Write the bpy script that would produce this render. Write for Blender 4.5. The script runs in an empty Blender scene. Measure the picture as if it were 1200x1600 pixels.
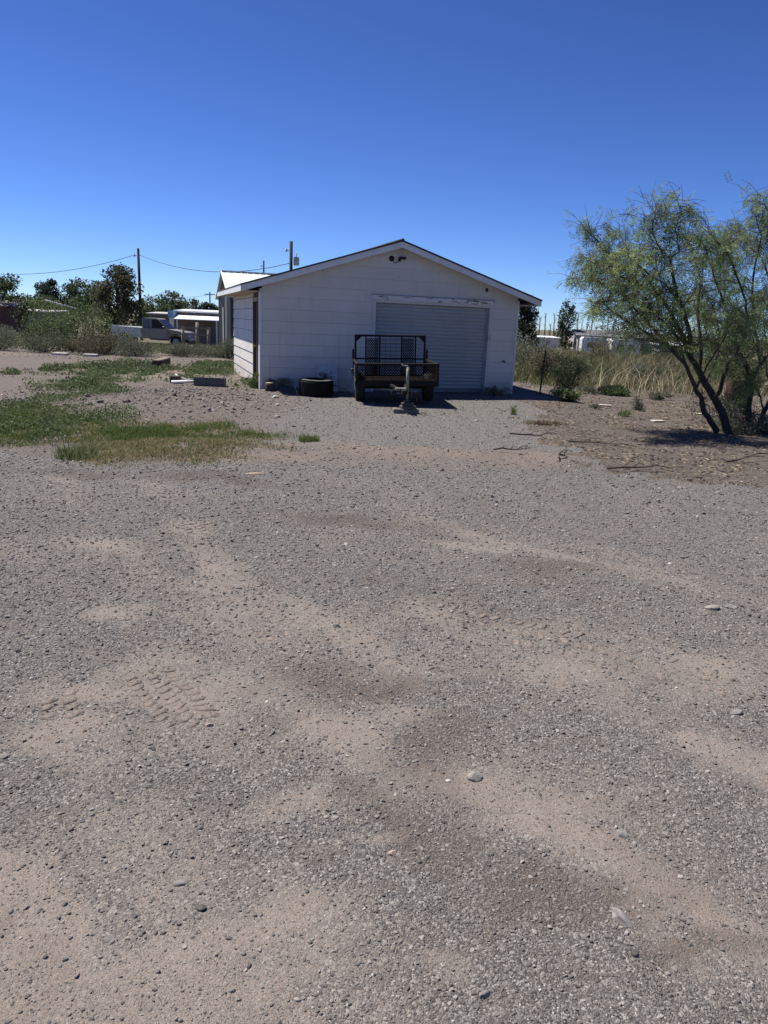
import bpy, math, random
import numpy as np
from mathutils import Vector, Matrix

R = math.radians
random.seed(7); rng = np.random.default_rng(7)
scene = bpy.context.scene
col = scene.collection

# ------------------------------------------------------------------ camera
cam_d = bpy.data.cameras.new('camera'); cam = bpy.data.objects.new('camera', cam_d); col.objects.link(cam)
cam_d.sensor_fit = 'VERTICAL'; cam_d.sensor_height = 36.0; cam_d.lens = 36.0 * 1155 / 1600
cam_d.clip_start = 0.05; cam_d.clip_end = 6000
PITCH, ROLL, CAMH = .2523, .0431, 1.5937
fw = Vector((0, math.cos(PITCH), -math.sin(PITCH))); r0 = Vector((1, 0, 0)); u0 = r0.cross(fw)
cr = math.cos(ROLL)*r0 + math.sin(ROLL)*u0; cu = -math.sin(ROLL)*r0 + math.cos(ROLL)*u0
cam.matrix_world = Matrix(((cr.x, cu.x, -fw.x, 0), (cr.y, cu.y, -fw.y, 0), (cr.z, cu.z, -fw.z, CAMH), (0, 0, 0, 1)))
scene.camera = cam

# ------------------------------------------------------------------ sky, sun, exposure
SUN = Vector((-.485, .262, 1.0)).normalized()
world = bpy.data.worlds.new('World'); scene.world = world; world.use_nodes = True
wn = world.node_tree.nodes; wl = world.node_tree.links
bg = wn['Background']; sky = wn.new('ShaderNodeTexSky'); sky.sky_type = 'NISHITA'; sky.sun_disc = False
sky.sun_elevation = math.asin(SUN.z); sky.sun_rotation = math.atan2(SUN.x, SUN.y)
sky.altitude = 3000; sky.air_density = 1.0; sky.dust_density = 0.0; sky.ozone_density = 3.0
wb = wn.new('ShaderNodeMix'); wb.data_type = 'RGBA'; wb.blend_type = 'MULTIPLY'; wb.inputs[0].default_value = 1.0; wb.inputs[7].default_value = (.51, .605, .86, 1)   # clear desert-blue sky
gm_ = wn.new('ShaderNodeGamma'); gm_.inputs[1].default_value = 1.32; wl.new(sky.outputs[0], gm_.inputs[0]); wl.new(gm_.outputs[0], wb.inputs[6]); wl.new(wb.outputs[2], bg.inputs[0]); bg.inputs[1].default_value = 0.052
sl = bpy.data.lights.new('sun', 'SUN'); sl.energy = 5.0; sl.angle = R(.55); sl.color = (1, .945, .86)
so = bpy.data.objects.new('sun', sl); col.objects.link(so); so.rotation_euler = SUN.to_track_quat('Z', 'Y').to_euler()
so.location = (-20, 14, 40)
scene.view_settings.view_transform = 'Standard'; scene.view_settings.look = 'None'
scene.view_settings.exposure = 0.7; scene.view_settings.gamma = 1.0
scene.render.engine = 'CYCLES'
scene.cycles.use_denoising = True; scene.cycles.denoising_prefilter = 'NONE'; scene.cycles.max_bounces = 6; scene.cycles.diffuse_bounces = 4; scene.cycles.transparent_max_bounces = 6

# ------------------------------------------------------------------ numeric noise
def _h(ix, iy, s):
    v = np.sin(ix*127.1 + iy*311.7 + s*74.7)*43758.5453
    return v - np.floor(v)
def vn(x, y, s=0):
    x = np.asarray(x, float); y = np.asarray(y, float)
    ix, iy = np.floor(x), np.floor(y); fx, fy = x-ix, y-iy
    fx = fx*fx*(3-2*fx); fy = fy*fy*(3-2*fy)
    return (_h(ix, iy, s)*(1-fx)+_h(ix+1, iy, s)*fx)*(1-fy) + (_h(ix, iy+1, s)*(1-fx)+_h(ix+1, iy+1, s)*fx)*fy
def fbm(x, y, o=4, s=0):
    t = 0; a = .5; n = 0
    for k in range(o):
        t = t + a*vn(np.asarray(x)*2**k + 17.3*k, np.asarray(y)*2**k - 9.1*k, s+k); n += a; a *= .5
    return t/n
def ss(a, b, x):
    t = np.clip((np.asarray(x, float)-a)/(b-a), 0, 1); return t*t*(3-2*t)

# ------------------------------------------------------------------ ground layout (metres; camera stands at x=0, y=0)
SILT_E = [(-0.59,1.52,0.30,0.17),(-0.88,1.64,0.23,0.15),(-0.46,1.64,0.19,0.11),(-0.70,1.38,0.22,0.10),(-0.62,1.45,0.42,0.2),(-0.5,1.25,0.4,0.15),(-0.85,2.82,0.29,0.26),(-1.22,2.72,0.33,0.14),(-1.03,3.02,0.22,0.18),(-0.75,3.81,0.28,0.27),(-1.51,3.67,0.20,0.19),(-0.94,4.18,0.22,0.19),(-0.30,3.51,0.29,0.19),(-0.54,3.60,0.30,0.16),(0.91,3.65,0.48,0.30),(0.39,3.88,0.25,0.19),(1.67,3.21,0.28,0.21),(1.17,3.36,0.36,0.20),(0.49,2.25,0.18,0.11),(0.67,2.07,0.23,0.12),(0.90,1.86,0.17,0.10),(0.96,1.67,0.12,0.11),(-0.06,2.67,0.23,0.12),(0.15,2.83,0.22,0.13),(-1.44,5.36,0.28,0.17),(-1.92,4.96,0.30,0.21),(0.69,5.34,0.29,0.15),(-0.23,2.27,0.16,0.11),(-1.07,2.41,0.21,0.12),(1.48,2.60,0.16,0.12),(-0.03,1.96,0.12,0.05),(0.13,1.42,0.11,0.04),(0.51,1.42,0.09,0.03)]
DARK_E = [(-0.30,2.94,0.31,0.18),(1.25,4.84,0.50,0.36),(0.28,2.40,0.26,0.20),(0.46,1.81,0.21,0.15),(-0.08,2.98,0.23,0.15),(0.13,2.10,0.23,0.14),(-3.04,7.19,0.94,0.24),(-1.71,7.16,0.73,0.20),(-0.18,5.74,0.82,0.23),(0.69,1.61,0.10,0.05)]
BERM_E = [(0.37,9.05,1.84,0.55),(-1.30,8.65,0.88,0.42),(1.99,9.19,0.84,0.47)]
COVER_E = [(-4.73,10.17,0.80,1.45),(-5.74,11.81,0.62,1.13),(-5.67,13.37,0.49,1.43),(-6.65,16.37,0.57,1.70),(-8.45,20.89,0.69,2.28),(-7.36,20.80,0.64,2.26),(-6.50,20.17,0.43,1.50),(-5.21,22.84,0.74,3.50),(-3.25,18.08,0.25,1.21),(-9.23,18.36,0.24,1.07),(-4.44,10.97,0.17,0.39),(-6.72,17.11,0.19,0.94),(-5.9,10.4,.8,1.3)]
LAWN_E = [(-2.65,9.46,0.98,1.35),(-3.22,8.80,0.63,0.95),(-4.5,9.9,0.85,1.15),(-5.6,10.3,1.0,1.2)]
LAWNG_E = [(-2.50,10.17,0.91,0.42),(-4.68,10.05,0.95,1.42),(-5.9,10.3,1.2,1.4),(-3.56,9.64,0.46,0.62),(-1.89,10.61,0.35,0.42)]
TRACKS = [[(-1.49,5.53),(-0.95,4.06),(-0.73,3.7),(-0.23,3.43),(0.15,3.12)],[(0.17,3.94),(0.91,3.63),(1.3,3.36),(1.75,3.11)],[(0.41,2.33),(0.67,2.09),(0.95,1.83),(1.0,1.57)],
          [(-1.02,3.02),(-0.86,2.82),(-0.72,2.64)]]
FAINT = [[(-3.2,7.0),(-1.6,4.6),(-.5,3.1),(.35,1.9),(.7,1.0)],[(-2.2,6.9),(-.7,4.7),(.5,3.6),(1.9,2.7),(3,2.2)],[(-4,5.2),(-2.2,3.4),(-1.0,2.3),(-.3,1.4)],[(-.6,7.2),(.9,5.4),(2.4,4.4),(4.5,3.6)],[(-5,4.2),(-2.8,2.9),(-1.4,1.9),(-.8,1.2)]]
EDGE = np.array([(-30,9.5),(-4.44,8.36),(-3.58,8.07),(-2.77,7.8),(-2.12,7.95),(-1.36,8.45),(-0.03,8.52),(1.5,8.71),(2.22,8.52),(2.84,8.1),(4.1,7.77),(30,7.2)])
LITTER = np.array([(1.87,9.05),(2.08,10.62),(2.85,12.97),(2.87,14.93),(3.62,18.18),(4.6,30),(60,30),(60,7.2),(4.1,7.77),(2.84,8.1)])
def ells(x, y, E, warp=.35, s=3, soft=.5):
    wx = x + (fbm(x*1.7, y*1.7, 3, s)-.5)*warp*1.4; wy = y + (fbm(x*1.7, y*1.7, 3, s+9)-.5)*warp*1.4
    m = np.zeros_like(np.asarray(x, float))
    for cx, cy, rx, ry in E:
        d = np.sqrt(((wx-cx)/rx)**2+((wy-cy)/ry)**2)
        m = np.maximum(m, 1-ss(1-soft, 1+soft, d))
    return m
def seg_sw(x, y, P):
    best = np.full(np.shape(x), 1e9); S = np.zeros(np.shape(x)); acc = 0
    for (x0, y0), (x1, y1) in zip(P[:-1], P[1:]):
        L = math.hypot(x1-x0, y1-y0); ux, uy = (x1-x0)/L, (y1-y0)/L
        t = np.clip((x-x0)*ux+(y-y0)*uy, 0, L); dx = x-(x0+ux*t); dy = y-(y0+uy*t)
        d = np.hypot(dx, dy); sgn = np.sign(dx*(-uy)+dy*ux)
        b = d < np.abs(best); best = np.where(b, d*np.where(sgn == 0, 1, sgn), best); S = np.where(b, acc+t, S); acc += L
    return S, best
def inpoly(x, y, P):
    c = np.zeros(np.shape(x), bool); n = len(P)
    for i in range(n):
        x0, y0 = P[i]; x1, y1 = P[(i+1) % n]
        if y0 == y1: continue
        c ^= ((y0 > y) != (y1 > y)) & (x < (x1-x0)*(y-y0)/(y1-y0)+x0)
    return c
BYAW = .3012; BO = (-2.8634, 16.5377)
BD = (math.cos(BYAW), math.sin(BYAW)); BN = (-math.sin(BYAW), math.cos(BYAW)); BW, BL = 6.1325, 5.74
def bld(a, v, z=0): return Vector((BO[0]+a*BD[0]+v*BN[0], BO[1]+a*BD[1]+v*BN[1], z))

def masks(x, y):
    x = np.asarray(x, float); y = np.asarray(y, float)
    us = x*.75-y*.66; vs_ = x*.66+y*.75; n4 = fbm(us*.55, vs_*2.1, 4, 13); n5 = fbm(us*1.6, vs_*6, 3, 14)
    n1 = fbm(x*.9, y*.9, 4, 11); n2 = fbm(x*3.1, y*3.1, 3, 21); n3 = fbm(x*9, y*9, 2, 31)
    ed = np.interp(x, EDGE[:, 0], EDGE[:, 1]) + (n2-.5)*.5 + (n1-.5)*.5
    lot = 1-ss(-.18, .18, y-ed)
    silt = ells(x, y, SILT_E, .45, 3, .95)
    for P in TRACKS[:3]:
        S, d = seg_sw(x, y, P); silt = np.maximum(silt, .85*(1-ss(.0, .3, np.abs(d)+(n2-.5)*.3)))
    for P in FAINT:
        S, d = seg_sw(x, y, P); silt = np.maximum(silt, .36*np.exp(-((np.abs(d)-.0)/.15)**2)*(.4+1.1*n1))
    silt = np.clip(.05 + silt*.82 + (n1-.5)*.4 + (n4-.5)*.9 + (n5-.5)*.5 + (n2-.5)*.4 + (n3-.5)*.25, 0, 1)*lot
    silt = np.clip(silt+.4*lot*ells(x, y, [(-.75, 1.45, .62, .30), (-.95, 1.75, .25, .2)], .4, 55, .7), 0, 1)
    silt = np.where(y < 7, silt, silt*.5)
    dark = np.clip(ells(x, y, DARK_E, .6, 5, .95)*1.05 + (.48-n4)*1.3 + (n2-.5)*.6, 0, 1)*lot
    lx = x+(n1-.5)*2.6+(n2-.5)*.9; ly = y+(n2-.5)*1.4+(n1-.5)*.8
    lit = inpoly(lx, ly, LITTER).astype(float)
    lit = np.maximum(lit, ss(3.5, 4.5, lx)*ss(7.6, 8.4, ly))
    back = ss(24, 30, y)
    lit = np.clip(lit*(1-lot) + 0, 0, 1)
    berm = np.clip(ells(x, y, BERM_E, .7, 8, .9)*(.1+n2*1.0+n5*.5), 0, 1)
    # packed dirt: everything beyond the lot that is neither the inner drive nor litter
    px = x - (-2.2 + (y-9)*-.02)
    drive = ss(-2.6, -1.2, x+(n1-.5)*1.6)*(1-lit)*(1-ss(16, 18.2, y-.3*x+(n1-.5)))*(1-lot)
    dirt = np.clip((1-lot)*(1-lit)*(1-drive), 0, 1)
    dirt = np.maximum(dirt, berm)
    pale = np.clip(berm*.9 + ss(.5, .8, fbm(x*.35, y*.2, 3, 77))*dirt*.8*ss(15, 19, y)*(x < -5), 0, 1)
    veg = ss(26, 34, y)*ss(.25, .6, fbm(x*.25, y*.12, 3, 88)+.12)
    return dict(veg=veg, silt=silt, dark=dark, litter=lit, dirt=dirt, pale=pale, lot=lot, n1=n1, n2=n2)

def gz(x, y, fine=True):
    x = np.asarray(x, float); y = np.asarray(y, float)
    z = -1.25*ss(28, 72, y) - .08*ss(3.0, 5, x)*ss(14.5, 17.5, y)*(1-ss(20, 40, y)) - .7*ss(8, 30, x)*ss(22, 70, y)
    z = z + 1.2*0
    # heap by the garage corner and low rubble swell at left
    z = z + .16*np.exp(-(((x+2.35)/.38)**2+((y-16.62)/.2)**2)) + .12*np.exp(-(((x+4.3)/1.5)**2+((y-13.5)/2.2)**2))*ss(-9, -3, -np.abs(x+4))
    z = z + .05*np.exp(-((y-9.0)/.5)**2)*(1-ss(2.2, 3.5, np.abs(x-.2)))
    near = 1-ss(30, 60, y)
    z = z + near*((fbm(x*.5, y*.5, 3, 41)-.5)*.07 + (fbm(x*2.3, y*2.3, 3, 51)-.5)*.03)*ss(.2, 2.2, np.hypot(np.maximum(0, np.abs(x-.3)-3.2), np.maximum(0, np.abs(y-19.5)-5))+ (y < 12)*3 + .35)
    if fine:
        m = (y < 12) & (y > .5) & (np.abs(x) < 6)
        f = np.zeros_like(z)
        xm, ym = x[m], y[m]
        g = (fbm(xm*14, ym*14, 3, 61)-.5)*.012
        f[m] = g*ss(12, 9, ym)
        z = z + f
    return z
def gz1(x, y): return float(gz(np.array([x]), np.array([y]))[0])

# ------------------------------------------------------------------ material helpers
def nt(name):
    m = bpy.data.materials.new(name); m.use_nodes = True; t = m.node_tree
    return m, t.nodes, t.links, t.nodes['Principled BSDF']
def node(N, typ, **kw):
    n = N.new(typ)
    for k, v in kw.items(): setattr(n, k, v)
    return n
def mixc(N, L, fac, a, b, bt='MIX'):
    n = N.new('ShaderNodeMix'); n.data_type = 'RGBA'; n.blend_type = bt
    for s, v in ((0, fac), (6, a), (7, b)):
        if hasattr(v, 'is_output'): L.new(v, n.inputs[s])
        elif s == 0: n.inputs[0].default_value = v
        else: n.inputs[s].default_value = (*v, 1)
    return n.outputs[2]
def maprange(N, L, v, a, b, c=0., d=1.):
    n = N.new('ShaderNodeMapRange'); L.new(v, n.inputs[0])
    for i, q in enumerate((a, b, c, d)): n.inputs[i+1].default_value = q
    return n.outputs[0]
def mth(N, L, op, a, b=None):
    n = N.new('ShaderNodeMath'); n.operation = op
    for i, v in enumerate((a, b)):
        if v is None: continue
        if hasattr(v, 'is_output'): L.new(v, n.inputs[i])
        else: n.inputs[i].default_value = v
    return n.outputs[0]
def noise(N, L, co, scale, detail=4, rough=.55, stretch=None):
    if stretch:
        mp = N.new('ShaderNodeMapping'); L.new(co, mp.inputs[0]); mp.inputs[3].default_value = stretch; co = mp.outputs[0]
    n = N.new('ShaderNodeTexNoise'); L.new(co, n.inputs['Vector']); n.inputs['Scale'].default_value = scale
    n.inputs['Detail'].default_value = detail; n.inputs['Roughness'].default_value = rough
    return n.outputs[0]
def bump(N, L, B, h, strength, dist):
    b = N.new('ShaderNodeBump'); L.new(h, b.inputs['Height']); b.inputs['Strength'].default_value = strength; b.inputs['Distance'].default_value = dist
    L.new(b.outputs[0], B.inputs['Normal']); return b
MATS = {}
def mat(name, c, rough=.6, c2=None, scale=6., stretch=None, metal=0., bmp=.0, bdist=.004, thr=(.4, .7), spec=.4, rnd=0.):
    """painted or weathered surface: colour c broken by c2 in noise patches, fine relief"""
    if name in MATS: return MATS[name]
    m, N, L, B = nt(name); tc = N.new('ShaderNodeTexCoord'); co = tc.outputs['Object']
    n = noise(N, L, co, scale, 6, .62, stretch)
    c2 = c2 or tuple(v*.7 for v in c)
    out = mixc(N, L, maprange(N, L, n, *thr), c, c2)
    if rnd:
        oi = N.new('ShaderNodeObjectInfo')
        out = mixc(N, L, 1.0, out, (1, 1, 1), 'MULTIPLY')
        hs = N.new('ShaderNodeHueSaturation'); L.new(out, hs.inputs['Color']); L.new(maprange(N, L, oi.outputs['Random'], 0, 1, 1-rnd, 1+rnd), hs.inputs['Value']); out = hs.outputs[0]
    L.new(out, B.inputs['Base Color']); B.inputs['Roughness'].default_value = rough; B.inputs['Metallic'].default_value = metal
    B.inputs['Specular IOR Level'].default_value = spec
    if bmp: bump(N, L, B, noise(N, L, co, scale*6, 4, .6, stretch), bmp, bdist)
    MATS[name] = m; return m
def leafmat(name, c1, c2, trans=.35, rough=.6):
    if name in MATS: return MATS[name]
    m, N, L, B = nt(name); at = node(N, 'ShaderNodeAttribute', attribute_name='tint')
    c = mixc(N, L, at.outputs['Fac'], c1, c2)
    L.new(c, B.inputs['Base Color']); B.inputs['Roughness'].default_value = rough; B.inputs['Specular IOR Level'].default_value = .25
    tr = N.new('ShaderNodeBsdfTranslucent'); L.new(c, tr.inputs[0])
    mx = N.new('ShaderNodeMixShader'); mx.inputs[0].default_value = trans
    L.new(B.outputs[0], mx.inputs[1]); L.new(tr.outputs[0], mx.inputs[2]); L.new(mx.outputs[0], N['Material Output'].inputs[0])
    MATS[name] = m; return m

# ------------------------------------------------------------------ mesh helpers
def tag(o, label=None, cat=None, group=None, kind=None):
    for k, v in (('label', label), ('category', cat), ('group', group), ('kind', kind)):
        if v: o[k] = v
    return o
def empty(name, loc, rz=0., label=None, cat=None, group=None):
    o = bpy.data.objects.new(name, None); col.objects.link(o); o.location = loc; o.rotation_euler = (0, 0, rz); o.empty_display_size = .2
    return tag(o, label, cat, group)
def link(name, me, m, parent=None):
    if m is not None and not me.materials: me.materials.append(m)
    o = bpy.data.objects.new(name, me); col.objects.link(o)
    if parent is not None: o.parent = parent
    return o
class MB:
    def __init__(s): s.v = []; s.f = []; s.sm = []
    def add(s, V, F, smooth=False):
        o = len(s.v); s.v += [tuple(p) for p in V]; s.f += [tuple(i+o for i in q) for q in F]; s.sm += [smooth]*len(F); return s
    def box(s, x0, x1, y0, y1, z0, z1, M=None):
        V = [Vector((x, y, z)) for z in (z0, z1) for y in (y0, y1) for x in (x0, x1)]
        if M is not None: V = [M @ p for p in V]
        return s.add(V, [(0, 2, 3, 1), (4, 5, 7, 6), (0, 1, 5, 4), (2, 6, 7, 3), (0, 4, 6, 2), (1, 3, 7, 5)])
    def bevbox(s, x0, x1, y0, y1, z0, z1, b, M=None):
        # box with bevelled long edges: octagon section in the two smaller axes
        c = [((x0+x1)/2, (y0+y1)/2, (z0+z1)/2), ((x1-x0)/2, (y1-y0)/2, (z1-z0)/2)]
        ax = max(range(3), key=lambda k: c[1][k]); o = [k for k in range(3) if k != ax]
        hx, hy = c[1][o[0]], c[1][o[1]]
        prof = [(hx, hy-b), (hx-b, hy), (-hx+b, hy), (-hx, hy-b), (-hx, -hy+b), (-hx+b, -hy), (hx-b, -hy), (hx, -hy+b)]
        V = []
        for e, sh in ((-c[1][ax], b), (-c[1][ax]+b, 0), (c[1][ax]-b, 0), (c[1][ax], b)):
            for p, q in prof:
                w = [0, 0, 0]; w[ax] = c[0][ax]+e; k1 = (hx-sh)/hx; k2 = (hy-sh)/hy; w[o[0]] = c[0][o[0]]+p*k1; w[o[1]] = c[0][o[1]]+q*k2; V.append(Vector(w))
        if M is not None: V = [M @ p for p in V]
        F = [(k*8+i, k*8+(i+1) % 8, k*8+8+(i+1) % 8, k*8+8+i) for k in range(3) for i in range(8)]+[tuple(range(7, -1, -1)), tuple(range(24, 32))]
        return s.add(V, F)
    def prism(s, poly, d0, d1, axis='y'):
        """polygon in (x,z) extruded along y from d0 to d1 (axis 'x': polygon in (y,z) along x; 'z': (x,y) along z)"""
        def w(p, d): return {'y': (p[0], d, p[1]), 'x': (d, p[0], p[1]), 'z': (p[0], p[1], d)}[axis]
        n = len(poly); V = [w(p, d0) for p in poly]+[w(p, d1) for p in poly]
        return s.add(V, [tuple(range(n)), tuple(range(2*n-1, n-1, -1))]+[(i, i+n, (i+1) % n+n, (i+1) % n) for i in range(n)])
    def tube(s, P, r, n=6, cap=True, smooth=True):
        P = [Vector(p) for p in P]; rr = r if isinstance(r, (list, tuple)) else [r]*len(P)
        V = []; prev = None
        for i, p in enumerate(P):
            t = (P[min(i+1, len(P)-1)]-P[max(i-1, 0)]); t = t.normalized() if t.length else Vector((0, 0, 1))
            if prev is None: a = t.orthogonal().normalized()
            else: a = (prev-t*prev.dot(t)); a = a.normalized() if a.length > 1e-6 else t.orthogonal().normalized()
            prev = a; b = t.cross(a)
            V += [p+(a*math.cos(2*math.pi*k/n)+b*math.sin(2*math.pi*k/n))*rr[i] for k in range(n)]
        F = [(i*n+k, i*n+(k+1) % n, (i+1)*n+(k+1) % n, (i+1)*n+k) for i in range(len(P)-1) for k in range(n)]
        s.add(V, F, smooth)
        if cap and n > 2:
            o = len(s.v)-len(V); m = len(P)
            s.f += [tuple(o+k for k in range(n-1, -1, -1)), tuple(o+(m-1)*n+k for k in range(n))]; s.sm += [False, False]
        return s
    def lathe(s, prof, n=32, axis='z', M=None, closed=True):
        V = []
        for k in range(n):
            a = 2*math.pi*k/n; c, q = math.cos(a), math.sin(a)
            for r, h in prof:
                p = Vector((r*c, r*q, h)) if axis == 'z' else Vector((h, r*c, r*q))
                V.append(M @ p if M is not None else p)
        m = len(prof); F = []
        for k in range(n):
            k2 = (k+1) % n
            for j in range(m if closed else m-1):
                j2 = (j+1) % m; F.append((k*m+j, k2*m+j, k2*m+j2, k*m+j2))
        return s.add(V, F, True)
    def mesh(s, name):
        me = bpy.data.meshes.new(name); me.from_pydata(s.v, [], s.f); me.polygons.foreach_set('use_smooth', s.sm); me.update(); return me
    def build(s, name, m, parent=None): return link(name, s.mesh(name), m, parent)
def one(name, m, parent, *a, b=0.): 
    q = MB(); (q.bevbox(*a, b) if b else q.box(*a)); return q.build(name, m, parent)
def np_mesh(name, V, quads=None, tris=None, tint=None, smooth=False):
    """fast mesh from arrays; quads first, tint per face"""
    me = bpy.data.meshes.new(name); V = np.asarray(V, np.float32).reshape(-1, 3)
    nq = 0 if quads is None else len(quads); ntr = 0 if tris is None else len(tris)
    idx = np.concatenate([np.asarray(a, np.int32).ravel() for a in (quads, tris) if a is not None])
    me.vertices.add(len(V)); me.vertices.foreach_set('co', V.ravel()); me.loops.add(len(idx)); me.loops.foreach_set('vertex_index', idx)
    st = np.concatenate([np.arange(nq)*4, nq*4+np.arange(ntr)*3]).astype(np.int32)
    me.polygons.add(nq+ntr); me.polygons.foreach_set('loop_start', st)
    me.update(calc_edges=True)
    if smooth: me.polygons.foreach_set('use_smooth', np.ones(nq+ntr, bool))
    if tint is not None:
        at = me.attributes.new('tint', 'FLOAT', 'FACE'); at.data.foreach_set('value', np.asarray(tint, np.float32))
    return me
def unit(v): return v/np.maximum(np.linalg.norm(v, axis=-1, keepdims=True), 1e-9)
def leaves(name, C, size, m, parent, up=.2, aspect=.45, dirs=None, tint=None):
    """diamond leaf faces at points C, random directions with an upward bias"""
    C = np.asarray(C); n = len(C)
    d = rng.normal(size=(n, 3)) if dirs is None else dirs+rng.normal(size=(n, 3))*.35
    d[:, 2] += up; d = unit(d); q = unit(np.cross(d, rng.normal(size=(n, 3))))
    L = (size*rng.uniform(.6, 1.4, n))[:, None]; W = L*aspect*.5
    nn = np.cross(d, q)
    V = np.stack([C-d*L*.5, C+q*W+nn*W*.25, C+d*L*.5, C-q*W+nn*W*.25], 1)
    Q = np.arange(n*4).reshape(n, 4)
    t = rng.uniform(0, 1, n) if tint is None else np.clip(tint+rng.normal(size=n)*.15, 0, 1)
    return link(name, np_mesh(name, V, Q, None, t), m, parent)
def blades(name, B, h, w, lean, m, parent=None, tint=None, curl=.5):
    B = np.asarray(B, float); n = len(B); a = rng.uniform(0, 2*np.pi, n); h = np.broadcast_to(h, n)*rng.uniform(.6, 1.3, n); w = np.broadcast_to(w, n)
    ld = np.stack([np.cos(a), np.sin(a), np.zeros(n)], 1)*(rng.uniform(.1, 1, n)*lean*h)[:, None]
    a2 = rng.uniform(0, 2*np.pi, n); s = np.stack([np.cos(a2), np.sin(a2), np.zeros(n)], 1)*w[:, None]*.5
    up = np.zeros((n, 3)); up[:, 2] = h
    mid = B+up*.55+ld*.3; tip = B+up*(1-.25*curl*rng.uniform(0, 1, n))[:, None]+ld
    V = np.stack([B-s, B+s, mid+s*.75, mid-s*.75, tip], 1); k = np.arange(n)[:, None]*5
    Q = k+np.array([[0, 1, 2, 3]]); T = k+np.array([[3, 2, 4]])
    t = rng.uniform(0, 1, n) if tint is None else np.clip(np.broadcast_to(tint, n)+rng.normal(size=n)*.15, 0, 1)
    return link(name, np_mesh(name, V, Q, T, np.concatenate([t, t])), m, parent)

# ================================================================== GROUND
def axis_x():
    p = [0.]
    while p[-1] < 1500:
        x = p[-1]; p.append(x+(.017 if x < 1.9 else .017+(x-1.9)*.024 if x < 12 else x*.07))
    return np.array([-v for v in p[:0:-1]]+p)
def axis_y():
    p = [.6]
    while p[-1] < 1500:
        y = p[-1]; p.append(y+(max(.0145, .006*y) if y < 10 else .014*y if y < 32 else .05*y))
    q = [.6]; 
    while q[-1] > -60: q.append(q[-1]-(.05+abs(q[-1]-.6)*.3))
    return np.array(q[:0:-1]+p)
X, Y = axis_x(), axis_y(); GX, GY = np.meshgrid(X, Y); gx, gy = GX.ravel(), GY.ravel()
mk = masks(gx, gy); gzv = gz(gx, gy)
nx, ny = len(X), len(Y); ii = (np.arange(ny-1)[:, None]*nx+np.arange(nx-1)[None]).ravel()
gme = np_mesh('ground', np.stack([gx, gy, gzv], 1), np.stack([ii, ii+1, ii+nx+1, ii+nx], 1), smooth=True)
for k in ('silt', 'dark', 'litter', 'dirt', 'pale', 'veg'):
    at = gme.attributes.new(k, 'FLOAT', 'POINT'); at.data.foreach_set('value', mk[k].astype(np.float32))
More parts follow.
